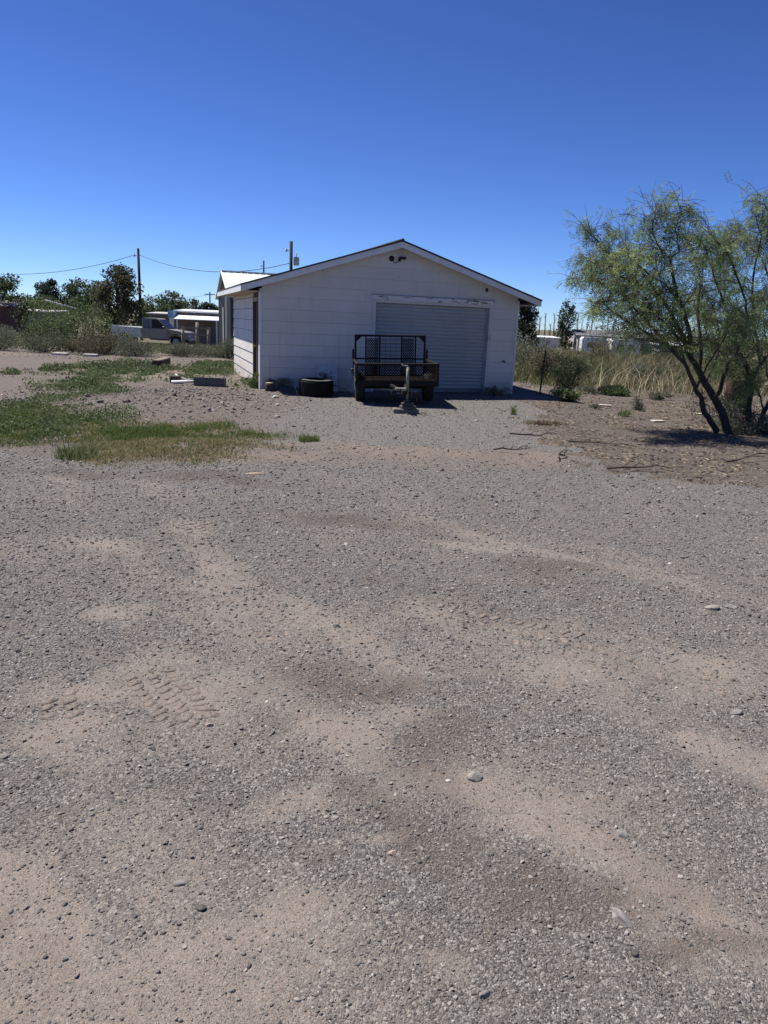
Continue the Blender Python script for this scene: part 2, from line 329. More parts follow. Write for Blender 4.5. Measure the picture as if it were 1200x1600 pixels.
def ground_mat():
    m, N, L, B = nt('gravel_and_dirt'); co = N.new('ShaderNodeNewGeometry').outputs['Position']
    A = {k: node(N, 'ShaderNodeAttribute', attribute_name=k).outputs['Fac'] for k in ('silt', 'dark', 'litter', 'dirt', 'pale', 'veg')}
    def vor(scale, rnd=1.):
        v = N.new('ShaderNodeTexVoronoi'); L.new(co, v.inputs['Vector']); v.inputs['Scale'].default_value = scale; v.inputs['Randomness'].default_value = rnd; return v
    v1 = vor(200); v2 = vor(95); v3 = vor(380)
    def cellramp(v, stops):
        s = N.new('ShaderNodeSeparateColor'); L.new(v.outputs['Color'], s.inputs[0])
        r = N.new('ShaderNodeValToRGB'); L.new(s.outputs[0], r.inputs[0]); e = r.color_ramp.elements
        while len(e) < len(stops): e.new(.5)
        for q, (p, c) in zip(e, stops): q.position = p; q.color = (*c, 1)
        return r.outputs[0], s.outputs[1]
    gA, _ = cellramp(v1, [(0, (.058, .057, .059)), (.35, (.105, .101, .098)), (.7, (.152, .145, .138)), (.92, (.22, .208, .196)), (1, (.42, .40, .375))])
    gB, pick = cellramp(v2, [(0, (.06, .06, .063)), (.5, (.13, .123, .118)), (1, (.31, .294, .275))])
    gC, pick3 = cellramp(v3, [(0, (.06, .053, .049)), (.5, (.155, .135, .12)), (1, (.34, .31, .275))])
    grav = mixc(N, L, maprange(N, L, pick, .66, .7), gA, gB)
    fine = noise(N, L, co, 60, 5, .7); big = noise(N, L, co, 1.3, 5, .6); mid = noise(N, L, co, 7, 5, .65)
    grav = mixc(N, L, maprange(N, L, mid, .4, .8, 0, .5), grav, (.125, .102, .088))
    silt = mixc(N, L, fine, (.165, .136, .118), (.258, .219, .191))
    silt = mixc(N, L, maprange(N, L, big, .3, .7, 0, .5), silt, (.235, .19, .16))
    silt = mixc(N, L, maprange(N, L, pick3, .5, .65, 0, .8), silt, gC)
    sm2 = mth(N, L, 'ADD', A['silt'], mth(N, L, 'ADD', mth(N, L, 'MULTIPLY', mth(N, L, 'SUBTRACT', fine, .5), 1.3), mth(N, L, 'MULTIPLY', mth(N, L, 'SUBTRACT', mid, .5), 1.0)))
    c = mixc(N, L, maprange(N, L, sm2, .08, .95, 0, .86), grav, silt)
    soil = mixc(N, L, fine, (.058, .044, .037), (.125, .098, .082))
    c = mixc(N, L, maprange(N, L, mth(N, L, 'ADD', A['dark'], mth(N, L, 'MULTIPLY', mth(N, L, 'SUBTRACT', mid, .5), .8)), .15, 1.05, 0, .64), c, soil)
    dirt = mixc(N, L, mid, (.10, .080, .068), (.168, .137, .118)); dirt = mixc(N, L, maprange(N, L, pick, .75, .8, 0, .7), dirt, gB)
    c = mixc(N, L, maprange(N, L, A['dirt'], .1, .9, 0, .9), c, dirt)
    c = mixc(N, L, maprange(N, L, A['pale'], .2, .9, 0, .8), c, mixc(N, L, fine, (.165, .130, .107), (.255, .207, .173)))
    lit = mixc(N, L, maprange(N, L, mid, .3, .7), (.060, .046, .038), (.132, .104, .085)); lit = mixc(N, L, maprange(N, L, fine, .55, .8, 0, .8), lit, (.19, .152, .118))
    c = mixc(N, L, maprange(N, L, mth(N, L, 'ADD', A['litter'], mth(N, L, 'MULTIPLY', mth(N, L, 'SUBTRACT', big, .5), .5)), .2, 1.0, 0, .78), c, lit)
    c = mixc(N, L, maprange(N, L, A['veg'], .0, 1, 0, .9), c, mixc(N, L, big, (.06, .062, .034), (.15, .13, .075)))
    L.new(c, B.inputs['Base Color']); B.inputs['Roughness'].default_value = .93; B.inputs['Specular IOR Level'].default_value = .2
    inv = mth(N, L, 'SUBTRACT', 1.0, maprange(N, L, sm2, .1, .9, 0, .72))
    h = mth(N, L, 'ADD', mth(N, L, 'MULTIPLY', mth(N, L, 'SUBTRACT', .6, v1.outputs['Distance']), inv), mth(N, L, 'MULTIPLY', fine, .5))
    h = mth(N, L, 'ADD', h, mth(N, L, 'MULTIPLY', mth(N, L, 'SUBTRACT', .5, v3.outputs['Distance']), .35))
    h = mth(N, L, 'ADD', h, mth(N, L, 'MULTIPLY', mth(N, L, 'SUBTRACT', .6, v2.outputs['Distance']), mth(N, L, 'MULTIPLY', inv, 1.2)))
    bump(N, L, B, h, .85, .0062)
    return m
ground = tag(link('ground', gme, ground_mat()), kind='structure')
# crusted lug prints pressed by tyres into the damp silt, each a low pad of earth
silt_m = mat('crusted_silt', (.25, .208, .178), .95, (.12, .10, .088), 60, bmp=.9, bdist=.006, rnd=.10, thr=(.4, .65))
def pad_mesh(sd):
    g = random.Random(sd); n = 18; V = []; F = []
    rad = [g.uniform(.72, 1.12) for _ in range(n)]
    for k, (sc, z) in enumerate(((1.12, -.02), (1.0, .001), (.84, .008), (.5, .0095))):
        for i in range(n):
            a = 2*math.pi*i/n; c, q = math.cos(a), math.sin(a); e = (abs(c)**3+abs(q)**3)**(-1/3)   # squarish pad
            V.append((c*e*rad[i]*sc*.052, q*e*rad[(i*5) % n]*sc*.022, z+g.uniform(-.0022, .0022)))
    V.append((0, 0, .0095))
    F = [(k*n+i, k*n+(i+1) % n, (k+1)*n+(i+1) % n, (k+1)*n+i) for k in range(3) for i in range(n)]+[(3*n+i, 3*n+(i+1) % n, 4*n) for i in range(n)]
    q = MB(); q.add(V, F, True); return q.mesh('tread_pad')
PADS = [pad_mesh(k) for k in range(6)]
def prints(P, width, pitch, keep, hs, seed, cols=(-.36, 0, .36)):
    g = random.Random(seed); tot = 0
    for (x0, y0), (x1, y1) in zip(P[:-1], P[1:]):
        L_ = math.hypot(x1-x0, y1-y0); ux, uy = (x1-x0)/L_, (y1-y0)/L_; n = max(1, int(L_/pitch))
        for k in range(n):
            for ci, cc in enumerate(cols):
                tot += 1
                t = (k+.5*(ci % 2)+g.uniform(-.12, .12))*pitch; w = cc*width+g.uniform(-.008, .008)
                if float(vn(np.array([(x0+ux*t)*4.3]), np.array([(y0+uy*t)*4.3+ci]), seed)[0]) > keep: continue
                x_ = x0+ux*t-uy*w; y_ = y0+uy*t+ux*w
                o = link('tread_pad', PADS[g.randrange(6)], silt_m, ground); sk = (.35, 0, -.35)[ci]+(.5 if ci == 1 else 0)
                o.location = (x_, y_, gz1(x_, y_)-.001-.004*(1-hs)); o.rotation_euler = (g.uniform(-.06, .06), g.uniform(-.06, .06), math.atan2(uy, ux)+math.pi/2+sk*g.uniform(.7, 1.3)); o.scale = (g.uniform(.62, .98), g.uniform(.65, 1.05), hs*g.uniform(.7, 1.2))
prints([(-1.03, 3.06), (-.70, 2.60)], .25, .054, .82, .66, 5)
prints([(.30, 3.92), (.95, 3.62), (1.42, 3.34)], .36, .066, .66, .8, 8)
prints([(-1.32, 2.86), (-1.18, 2.62)], .26, .06, .6, .7, 9)
prints([(-1.50, 5.62), (-1.30, 5.30)], .30, .07, .65, .8, 10)
prints([(-.95, 4.05), (-.72, 3.70), (-.40, 3.5)], .30, .066, .5, .6, 12)
prints([(1.42, 3.34), (1.75, 3.14)], .3, .066, .4, .6, 13)

# ------------------------------------------------------------------ loose stones: points + instanced pebbles
def pebble_mat(name, stops):
    m, N, L, B = nt(name); at = node(N, 'ShaderNodeAttribute', attribute_name='tint', attribute_type='INSTANCER')
    r = N.new('ShaderNodeValToRGB'); L.new(at.outputs['Fac'], r.inputs[0]); e = r.color_ramp.elements
    while len(e) < len(stops): e.new(.5)
    for q, (p, c) in zip(e, stops): q.position = p; q.color = (*c, 1)
    co = N.new('ShaderNodeTexCoord').outputs['Object']
    c = mixc(N, L, maprange(N, L, noise(N, L, co, 3., 4, .7), .35, .75, 0, .5), r.outputs[0], (.155, .127, .106))
    L.new(c, B.inputs['Base Color']); B.inputs['Roughness'].default_value = .85; B.inputs['Specular IOR Level'].default_value = .3
    return m
STOPS = [(0, (.055, .055, .058)), (.3, (.10, .097, .095)), (.6, (.155, .147, .139)), (.82, (.225, .21, .195)), (.95, (.33, .31, .288)), (1, (.50, .475, .445))]
def stone_field(name, P, scl, tint, m, label, cat):
    n = len(P); me = bpy.data.meshes.new(name); me.vertices.add(n); me.vertices.foreach_set('co', np.asarray(P, np.float32).ravel())
    s3 = scl[:, None]*np.stack([rng.uniform(.8, 1.5, n), rng.uniform(.7, 1.1, n), rng.uniform(.4, .8, n)], 1)
    ro = np.stack([rng.normal(0, .35, n), rng.normal(0, .35, n), rng.uniform(0, 6.28, n)], 1)
    for k, t, v in (('scl', 'FLOAT_VECTOR', s3), ('rot', 'FLOAT_VECTOR', ro)):
        a = me.attributes.new(k, t, 'POINT'); a.data.foreach_set('vector', v.astype(np.float32).ravel())
    a = me.attributes.new('tint', 'FLOAT', 'POINT'); a.data.foreach_set('value', tint.astype(np.float32))
    o = link(name, me, m); tag(o, label, cat, kind='stuff')
    g = bpy.data.node_groups.new(name, 'GeometryNodeTree')
    g.interface.new_socket('Geometry', in_out='INPUT', socket_type='NodeSocketGeometry'); g.interface.new_socket('Geometry', in_out='OUTPUT', socket_type='NodeSocketGeometry')
    N, L = g.nodes, g.links; gi = N.new('NodeGroupInput'); go = N.new('NodeGroupOutput')
    protos = N.new('GeometryNodeGeometryToInstance')
    for k in range(7):
        ic = N.new('GeometryNodeMeshIcoSphere'); ic.inputs['Radius'].default_value = 1; ic.inputs['Subdivisions'].default_value = 2 if k < 2 else 1
        sp = N.new('GeometryNodeSetPosition'); L.new(ic.outputs[0], sp.inputs['Geometry'])
        ns = N.new('ShaderNodeTexNoise'); ns.noise_dimensions = '4D'; ns.inputs['W'].default_value = k*3.7; ns.inputs['Scale'].default_value = 1.1; ns.inputs['Detail'].default_value = 2
        ps = N.new('GeometryNodeInputPosition'); L.new(ps.outputs[0], ns.inputs['Vector'])
        vm = N.new('ShaderNodeVectorMath'); vm.operation = 'SUBTRACT'; L.new(ns.outputs['Color'], vm.inputs[0]); vm.inputs[1].default_value = (.5, .5, .5)
        vs = N.new('ShaderNodeVectorMath'); vs.operation = 'SCALE'; L.new(vm.outputs[0], vs.inputs[0]); vs.inputs['Scale'].default_value = 1.5
        L.new(vs.outputs[0], sp.inputs['Offset'])
        sm_ = N.new('GeometryNodeSetMaterial'); L.new(sp.outputs[0], sm_.inputs[0]); sm_.inputs['Material'].default_value = m
        L.new(sm_.outputs[0], protos.inputs[0])
    ip = N.new('GeometryNodeInstanceOnPoints'); L.new(gi.outputs[0], ip.inputs['Points']); L.new(protos.outputs[0], ip.inputs['Instance']); ip.inputs['Pick Instance'].default_value = True
    rv = N.new('FunctionNodeRandomValue'); rv.data_type = 'INT'
    [s for s in rv.inputs if s.name == 'Min' and s.type == 'INT'][0].default_value = 0; [s for s in rv.inputs if s.name == 'Max' and s.type == 'INT'][0].default_value = 6
    L.new([s for s in rv.outputs if s.type == 'INT'][0], ip.inputs['Instance Index'])
    for nm, sock in (('scl', 'Scale'), ('rot', 'Rotation')):
        na = N.new('GeometryNodeInputNamedAttribute'); na.data_type = 'FLOAT_VECTOR'; na.inputs[0].default_value = nm; L.new(na.outputs[0], ip.inputs[sock])
    L.new(ip.outputs[0], go.inputs[0])
    md = o.modifiers.new('scatter', 'NODES'); md.node_group = g
    return o
def scatter(y0, y1, dens, slack=1.25):
    hw = lambda y: .53*np.sqrt(y*y+2.54)*slack+.15
    A = (y1-y0)*2*hw(y1); n = int(A*dens); y = rng.uniform(y0, y1, n); x = rng.uniform(-1, 1, n)*hw(y1)
    k = np.abs(x-.03*y) < hw(y); return x[k], y[k]
gxs, gys, grs = [], [], []
for y0, y1, dn, rm in ((1.0, 2.2, 16000, .0017), (2.2, 3.2, 11000, .0020), (3.2, 4.6, 7000, .0025), (4.6, 6.4, 3600, .0030), (6.4, 9.2, 1900, .0036)):
    x, y = scatter(y0, y1, dn); gxs.append(x); gys.append(y); grs.append(rm*np.exp(rng.normal(0, .62, len(x))))
x, y = rng.uniform(-4.5, 4.5, 26000), rng.uniform(9.2, 17.5, 26000); gxs.append(x); gys.append(y); grs.append(.0056*np.exp(rng.normal(0, .5, len(x))))
x = np.concatenate(gxs); y = np.concatenate(gys); r = np.concatenate(grs); M_ = masks(x, y)
keep = rng.uniform(0, 1, len(x)) < (1-.62*ss(.2, .9, M_['silt']))*(1-.55*M_['dirt'])*(1-.75*M_['litter'])*(.55+.9*M_['n2'])
x, y, r = x[keep], y[keep], r[keep]
# a sparse tail of bigger chips
big = rng.uniform(0, 1, len(x)) < .010; r = np.where(big, r*2.0, r); r = np.minimum(r, .0035+.0022*y)
P = np.stack([x, y, gz(x, y)+r*.12], 1)
stone_field('gravel', P, r, np.clip(rng.beta(1.9, 1.8, len(x)), 0, 1), pebble_mat('pebble', STOPS), 'loose grey crushed gravel covering the whole yard', 'gravel')
# rubble in the dirt left of the garage
n = 16000; x = rng.uniform(-9, -1.6, n); y = rng.uniform(10.6, 17.8, n); d = np.hypot((x+4.3)/2.6, (y-13.8)/3.2)
k = (rng.uniform(0, 1, n) < np.clip(1.25-d, 0, 1)); x, y = x[k], y[k]; x2 = rng.uniform(-22, -6, 2600); y2 = rng.uniform(23.5, 26.8, 2600); x = np.concatenate([x, x2]); y = np.concatenate([y, y2])
r = .0095*np.exp(rng.normal(0, .62, len(x)))
stone_field('rubble', np.stack([x, y, gz(x, y)+r*.15], 1), r, np.clip(rng.beta(2.4, 1.9, len(x)), 0, 1),
            pebble_mat('rubble_stone', [(0, (.08, .07, .066)), (.4, (.14, .12, .11)), (.75, (.20, .175, .162)), (.95, (.33, .30, .275)), (1, (.55, .52, .49))]), 'broken stone rubble strewn over the dirt left of the garage', 'rubble')

# ================================================================== GARAGE
white = mat('white_paint', (.66, .625, .57), .62, (.55, .515, .46), 1.6, (.6, 1, 1), bmp=.12, thr=(.45, .85), rnd=.03)
trimw = mat('white_trim_paint', (.70, .70, .69), .55, (.56, .55, .53), 4, thr=(.5, .8))
def peel_mat():
    m, N, L, B = nt('peeling_paint'); co = N.new('ShaderNodeTexCoord').outputs['Object']
    n = noise(N, L, co, 5, 8, .72, (.8, 1, 2.6)); f = maprange(N, L, n, .53, .58)
    wood = mixc(N, L, noise(N, L, co, 40, 4, .6, (.15, 1, 3)), (.10, .075, .055), (.28, .22, .17))
    L.new(mixc(N, L, f, (.70, .69, .66), wood), B.inputs['Base Color']); B.inputs['Roughness'].default_value = .75
    bump(N, L, B, mth(N, L, 'SUBTRACT', 1.0, f), .5, .002); return m
peel = peel_mat()
def splash(m):
    N, L = m.node_tree.nodes, m.node_tree.links; B = N['Principled BSDF']; src = B.inputs['Base Color'].links[0].from_socket
    co = N.new('ShaderNodeTexCoord').outputs['Object']; sx = N.new('ShaderNodeSeparateXYZ'); L.new(co, sx.inputs[0])
    f = mth(N, L, 'MULTIPLY', maprange(N, L, sx.outputs[2], .02, .5, 1, 0), maprange(N, L, noise(N, L, co, 5, 6, .7), .3, .7))
    c = mixc(N, L, mth(N, L, 'MULTIPLY', f, .8), src, (.27, .215, .17))
    st = maprange(N, L, noise(N, L, co, 3.0, 5, .65, (2.5, 2.5, .18)), .56, .78, 0, .35)
    L.new(mixc(N, L, st, c, (.36, .31, .25)), B.inputs['Base Color'])
splash(white)
garage = empty('garage', (BO[0], BO[1], 0), BYAW, 'white lap-sided garage with low gable roof and a roller door', 'garage')
shingle = mat('dark_shingle', (.035, .038, .045), .9, (.07, .07, .075), 20, bmp=.4)
RZ = lambda a: 3.30-.312*abs(a-BW/2)          # top of roof deck
UZ = lambda a: RZ(a)-.05                       # underside
# core walls
q = MB(); q.box(.035, 2.58, .035, .12, -.3, 2.06); q.box(5.38, BW-.035, .035, .12, -.3, 2.06)
q.prism([(.03, 2.065), (BW-.03, 2.065), (BW-.03, UZ(BW)-.01), (BW/2, UZ(BW/2)-.01), (.03, UZ(0)-.01)], .03, .12)
q.box(.03, .12, .125, .26, -.3, 2.18); q.box(.03, .12, 1.08, BL-.03, -.3, 2.18); q.box(.03, .12, .262, 1.078, 1.92, 2.18)
q.box(BW-.12, BW-.03, .125, BL-.03, -.3, 2.18)
q.prism([(.125, -.3), (BW-.125, -.3), (BW-.125, UZ(BW)-.02), (BW/2, UZ(BW/2)-.01), (.125, UZ(0)-.02)], BL-.12, BL-.03)
q.build('wall', mat('sheathing', (.14, .12, .10), .9), garage)
one('floor_slab', mat('concrete', (.36, .34, .31), .9, (.25, .23, .2), 5, bmp=.3), garage, -.02, BW+.02, -.06, BL+.02, -.35, -.02)
ROW = .25
def board(a0, a1, z0, z1, clip=True):
    """front lap board between a0 and a1; tapered section; upper corners cut by the roof"""
    cut = lambda a: min(z1, UZ(a)-.012)
    xs = sorted({a0, a1} | ({BW/2} if a0 < BW/2 < a1 else set()))
    for s in (-1, 1):   # where the roof underside crosses z1
        ax = BW/2+s*(3.25-.012-z1)/.312
        if a0 < ax < a1: xs = sorted(set(xs) | {ax})
        ax0 = BW/2+s*(3.25-.012-z0)/.312
        if a0 < ax0 < a1: xs = sorted(set(xs) | {ax0})
    xs = [a for a in xs if cut(a) > z0-1e-6]
    if len(xs) < 2: return None
    V = []; F = []
    yb, yt, bk = -.015, -.005, .022
    for a in xs:
        zt = max(cut(a), z0+.002); ft = (zt-z0)/(z1-z0); V += [(a, yb, z0), (a, yb+(yt-yb)*ft, zt), (a, bk, zt), (a, bk, z0)]
    m = len(xs)
    for i in range(m-1):
        o = i*4
        for j in range(4): F.append((o+j, o+4+j, o+4+(j+1) % 4, o+(j+1) % 4))
    F += [(0, 1, 2, 3), tuple((m-1)*4+k for k in (3, 2, 1, 0))]
    q = MB(); q.add(V, F); return q.build('siding_board', white, garage)
random.seed(3)
for i in range(13):
    gap = .0045 if i < 7 else .0025
    z0 = ROW*i+gap/2; z1 = ROW*(i+1)-gap/2
    lo, hi = .035, BW-.02
    spans = [(lo, 2.52), (5.478, hi)] if z1 < 2.17 else ([(lo, 2.52), (5.478, hi)] if z0 < 2.0 else [(lo, hi)])
    for a0, a1 in spans:
        cuts = [a0]
        if a1-a0 > 2.2:
            c = a0+random.uniform(.25, .75)*(a1-a0); cuts.append(c)
            if a1-a0 > 4.5: cuts.append(a0+random.uniform(.75, .92)*(a1-a0))
        cuts.append(a1); cuts = sorted(cuts)
        for c0, c1 in zip(cuts[:-1], cuts[1:]): board(c0+(.0025 if c0 > a0 else 0), c1, z0, z1)
# strip between the door header and the row above it
one('filler_board', white, garage, 2.46, 5.54, -.004, .026, 2.168, 2.262)
# side boards, left wall
for i in range(9):
    z0 = ROW*i+.005; z1 = min(ROW*(i+1)-.006, 2.17)
    for v0, v1 in (((1.15, 3.4), (3.4025, BL)) if i % 2 else ((1.15, BL),)):
        if i == 0 and v0 < 2: v0 = 1.15
        q = MB(); q.add([(-.020, v0, z0), (-.004, v0, z1), (.022, v0, z1), (.022, v0, z0), (-.020, v1, z0), (-.004, v1, z1), (.022, v1, z1), (.022, v1, z0)],
              [(0, 1, 2, 3), (7, 6, 5, 4), (0, 4, 5, 1), (1, 5, 6, 2), (2, 6, 7, 3), (3, 7, 4, 0)]); q.build('siding_board', white, garage)
one('siding_board', white, garage, -.010, .028, 1.15, BL, -.12, -.001)
q = MB(); q.box(-.016, .032, -.018, .16, -.1, 2.17); q.build('corner_board', trimw, garage)
q = MB(); q.box(BW-.018, BW+.02, -.02, .12, -.12, 2.19); q.build('corner_board', trimw, garage)
# side door, brown jambs, recessed leaf
brown = mat('weathered_brown_wood', (.085, .068, .05), .8, (.15, .12, .09), 8, (1, 1, .1), bmp=.3)
sd = one('side_door', mat('door_tan', (.20, .165, .125), .7, (.13, .105, .08), 5, (1, 1, .2)), garage, .045, .085, .31, 1.02, -.08, 1.88)
for v in (.26, 1.02): one('door_jamb', brown, garage, -.03, .12, v, v+.05, -.1, 1.90)
one('door_head', mat('tan_trim', (.36, .30, .24), .7), garage, -.03, .12, .22, 1.1, 1.902, 1.985)
q = MB(); q.lathe([(.0, .028), (.026, .02), (.03, 0), (.014, -.02), (.012, -.035), (0, -.035)], 12, 'x', Matrix.Translation((.02, .94, .92)), False); q.build('handle', mat('brass', (.4, .3, .12), .35, metal=1), sd)
# roof
for s in (-1, 1):
    a_e = BW/2+s*(BW/2+.42); e = []
    def zz(a): return RZ(a)
    q = MB(); q.prism([(BW/2+.002*s, RZ(BW/2)-.045), (a_e, RZ(a_e)-.045), (a_e, RZ(a_e)), (BW/2+.002*s, RZ(BW/2))], -.28, BL+.28)
    rf = q.build('roof_deck', trimw, garage)
    q = MB(); q.prism([(BW/2+.002*s, RZ(BW/2)+.003), (a_e+s*.03, RZ(a_e+s*.03)+.003), (a_e+s*.03, RZ(a_e+s*.03)+.032), (BW/2+.002*s, RZ(BW/2)+.032)], -.335, BL+.33)
    q.build('shingles', shingle, rf)
    # front and back rake boards
    for y0, y1 in ((-.31, -.283), (BL+.283, BL+.31)):
        q = MB(); q.prism([(BW/2+.001*s, RZ(BW/2)-.128), (a_e, RZ(a_e)-.128), (a_e, RZ(a_e)-.002), (BW/2+.001*s, RZ(BW/2)-.002)], y0, y1); q.build('rake_board', trimw, garage)
    x0, x1 = (a_e-.024, a_e-.001) if s > 0 else (a_e+.001, a_e+.024)
    one('fascia_board', trimw, garage, x0+s*.026, x1+s*.026, -.308, BL+.308, RZ(a_e)-.125, RZ(a_e)-.008)
    soff = mat('soffit_wood', (.50, .44, .37), .8, (.36, .28, .2), 5, thr=(.45, .65))
    a0, a1 = sorted((BW/2+s*(BW/2+.022), a_e-s*.002)); one('soffit', soff, garage, a0, a1, -.28, BL+.28, RZ(a_e)-.118, RZ(a_e)-.105)
    q = MB(); q.prism([(BW/2+.002*s, UZ(BW/2)-.012), (BW/2+s*(BW/2+.02), UZ(BW)-.018), (BW/2+s*(BW/2+.02), UZ(BW)-.006), (BW/2+.002*s, UZ(BW/2)-.0)], -.282, -.018); q.build('soffit', soff, garage)
q = MB(); q.tube([(BW/2, -.335, RZ(BW/2)+.03), (BW/2, BL+.33, RZ(BW/2)+.03)], .035, 6); q.build('ridge_cap', shingle, garage)
# roller door
galv = mat('ribbed_door_paint', (.40, .41, .41), .42, (.33, .34, .34), 3, (.4, 1, 1.5), metal=.0, spec=.5, rnd=.02)
rd = one('roller_door', mat('dark_gap', (.05, .05, .055), .8), garage, 2.60, 5.37, .115, .118, -.02, 2.05)
PIT = .0835
prof = [(-.5, .012), (-.36, .006), (-.2, -.006), (0, -.010), (.2, -.006), (.36, .006), (.5, .012)]
V = [(x, .07+d, h*PIT*.985) for x in (2.61, 5.36) for h, d in prof]; n = len(prof)
q = MB(); q.add(V, [(j, n+j, n+j+1, j+1) for j in range(n-1)], True); slat = q.mesh('slat')
for k in range(24):
    o = link('slat', slat, galv, rd); o.location = (0, random.uniform(-.002, .002), .085+PIT*(k+.5))
one('bottom_bar', mat('grey_bar', (.22, .23, .24), .5), rd, 2.61, 5.36, .05, .095, .012, .078)
one('threshold', mat('dark_sill', (.07, .06, .05), .9, (.13, .11, .09), 6), garage, 2.5, 5.48, -.05, .11, -.05, .008)
for a0, a1 in ((2.585, 2.625), (5.345, 5.385)): one('guide_rail', mat('rail_grey', (.36, .37, .38), .5), rd, a0, a1, .03, .112, .01, 2.045)
jamb_m = mat('worn_jamb_paint', (.60, .585, .56), .65, (.30, .26, .22), 5, (1, 1, .35), bmp=.3, thr=(.56, .66))
for a0, a1 in ((2.522, 2.598), (5.392, 5.476)): one('door_trim', jamb_m, garage, a0, a1, -.03, .06, .0, 2.06, b=.006)
q = MB(); q.bevbox(2.5, 5.495, -.036, .06, 2.062, 2.165, .006); q.build('door_header', peel, garage)
one('drip_cap', mat('cap_tin', (.25, .24, .23), .6), garage, 2.49, 5.505, -.052, .0, 2.1665, 2.175)
# fittings on the gable
blk = mat('black_plastic', (.015, .015, .017), .45)
q = MB(); q.lathe([(0, 0), (.062, 0), (.066, -.02), (.05, -.07), (.02, -.085), (0, -.085)], 20, 'z', Matrix.Translation((2.92, -.02, 2.955)) @ Matrix.Rotation(R(90), 4, 'X').inverted() @ Matrix.Rotation(R(180), 4, 'X'), False); q.build('round_lamp', blk, garage)
q = MB(); q.bevbox(3.06, 3.22, -.16, -.05, 2.945, 3.0, .012); q.bevbox(3.07, 3.12, -.06, -.012, 2.90, 2.955, .006); fl = q.build('flood_lamp', blk, garage)
q = MB(); q.tube([(3.085, -.03, 2.92), (3.05, -.035, 2.885), (3.0, -.03, 2.86), (2.965, -.02, 2.885), (2.955, -.018, 2.93)], .007, 5); q.build('cable', blk, garage)
q = MB(); q.lathe([(0, 0), (.028, 0), (.028, -.014), (0, -.014)], 14, 'z', Matrix.Translation((3.107, -.012, 2.557)) @ Matrix.Rotation(R(90), 4, 'X'), False); q.build('vent_hole', blk, garage)  # black disc gives the dark inside of the vent hole
q = MB(); q.bevbox(5.25, 5.30, -.05, -.004, 2.36, 2.44, .008); q.build('sensor', blk, garage)
q = MB(); q.tube([(5.85, -.008, .79), (5.85, -.05, .785), (5.86, -.06, .765), (5.88, -.05, .755)], .014, 6); q.bevbox(5.81, 5.89, -.022, -.01, .755, .775, .004); q.build('hook', blk, garage)
for a, z in ((.95, .75), (1.98, .76), (2.32, 1.52), (1.35, 2.62), (3.75, 2.53)):
    q = MB(); q.lathe([(0, 0), (.012, 0), (.012, -.008), (0, -.008)], 8, 'z', Matrix.Translation((a, -.011, z)) @ Matrix.Rotation(R(90), 4, 'X'), False); q.build('nail_plug', blk, garage)

# white sheet and small wheel leaning on the wall
pb = bld(1.5, -.03)
sh = empty('leaning_sheet', (pb.x, pb.y, gz1(pb.x, pb.y)), BYAW, 'thin white sheet leaning on the garage wall behind the big tyre', 'panel')
q = MB(); q.box(-.215, .215, -.012, 0, 0, .60, Matrix.Translation((0, -.13, 0)) @ Matrix.Rotation(R(-11), 4, 'X')); q.build('sheet', mat('pale_sheet', (.62, .64, .65), .5, (.45, .47, .47), 5), sh)
for p in ((-.215, 0), (.2, 0)):
    q = MB(); q.box(p[0], p[0]+.015, -.020, -.0125, 0, .60, Matrix.Translation((0, -.13, 0)) @ Matrix.Rotation(R(-11), 4, 'X')); q.build('edge_strip', trimw, sh)

rub = mat('tyre_rubber', (.014, .014, .015), .75, (.028, .026, .024), 12, bmp=.2, spec=.3)
rubtop = mat('black_casing', (.009, .009, .009), .85, (.016, .015, .015), 7, bmp=.2, spec=.15); dust = mat('sunlit_dusty_sidewall', (.085, .088, .083), .9, (.04, .04, .038), 9, bmp=.2)  # top ring paled as sunlit dust, casing blackened for its shaded side
def tyre_prof(ro, ri, w):
    h = w/2; return [(ri, -h*.62), (ri+(ro-ri)*.35, -h*.95), (ri+(ro-ri)*.7, -h), (ro-.02, -h*.9), (ro, -h*.72), (ro, h*.72), (ro-.02, h*.9), (ri+(ro-ri)*.7, h), (ri+(ro-ri)*.35, h*.95), (ri, h*.62), (ri+.015, h*.5), (ro-.03, h*.45), (ro-.03, -h*.45), (ri+.015, -h*.5)]
def tread(q, ro, w, n, M, axis):
    for k in range(n):
        for sgn in (-1, 1):
            a = 2*math.pi*(k+(.5 if sgn > 0 else 0))/n
            T = M @ (Matrix.Rotation(a, 4, 'Z') if axis == 'z' else Matrix.Rotation(a, 4, 'X'))
            bw = 2*math.pi*ro/n*.34
            if axis == 'z': q.box(ro-.012, ro+.004, -bw, bw, min(0, sgn*w*.36), max(0, sgn*w*.36), T)
            else: q.box(min(0, sgn*w*.36), max(0, sgn*w*.36), ro-.012, ro+.004, -bw, bw, T)
ty = empty('big_tyre', (-1.55, 15.82, gz1(-1.55, 15.82)-.01), .4, 'large worn black tyre lying flat in front of the garage', 'tyre')
T0 = Matrix.Translation((0, 0, .18)) @ Matrix.Rotation(R(2), 4, 'X')
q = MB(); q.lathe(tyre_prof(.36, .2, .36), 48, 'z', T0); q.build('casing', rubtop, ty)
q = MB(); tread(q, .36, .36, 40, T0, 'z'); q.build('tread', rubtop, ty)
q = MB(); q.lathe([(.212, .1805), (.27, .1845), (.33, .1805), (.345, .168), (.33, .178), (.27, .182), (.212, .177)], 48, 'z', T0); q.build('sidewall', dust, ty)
wp = bld(1.14, -.12)
sw = empty('small_wheel', (wp.x, wp.y, gz1(wp.x, wp.y)+.13), BYAW, 'small spare wheel with pale hub standing against the wall behind the big tyre', 'wheel')
Mw = Matrix.Rotation(R(80), 4, 'X')
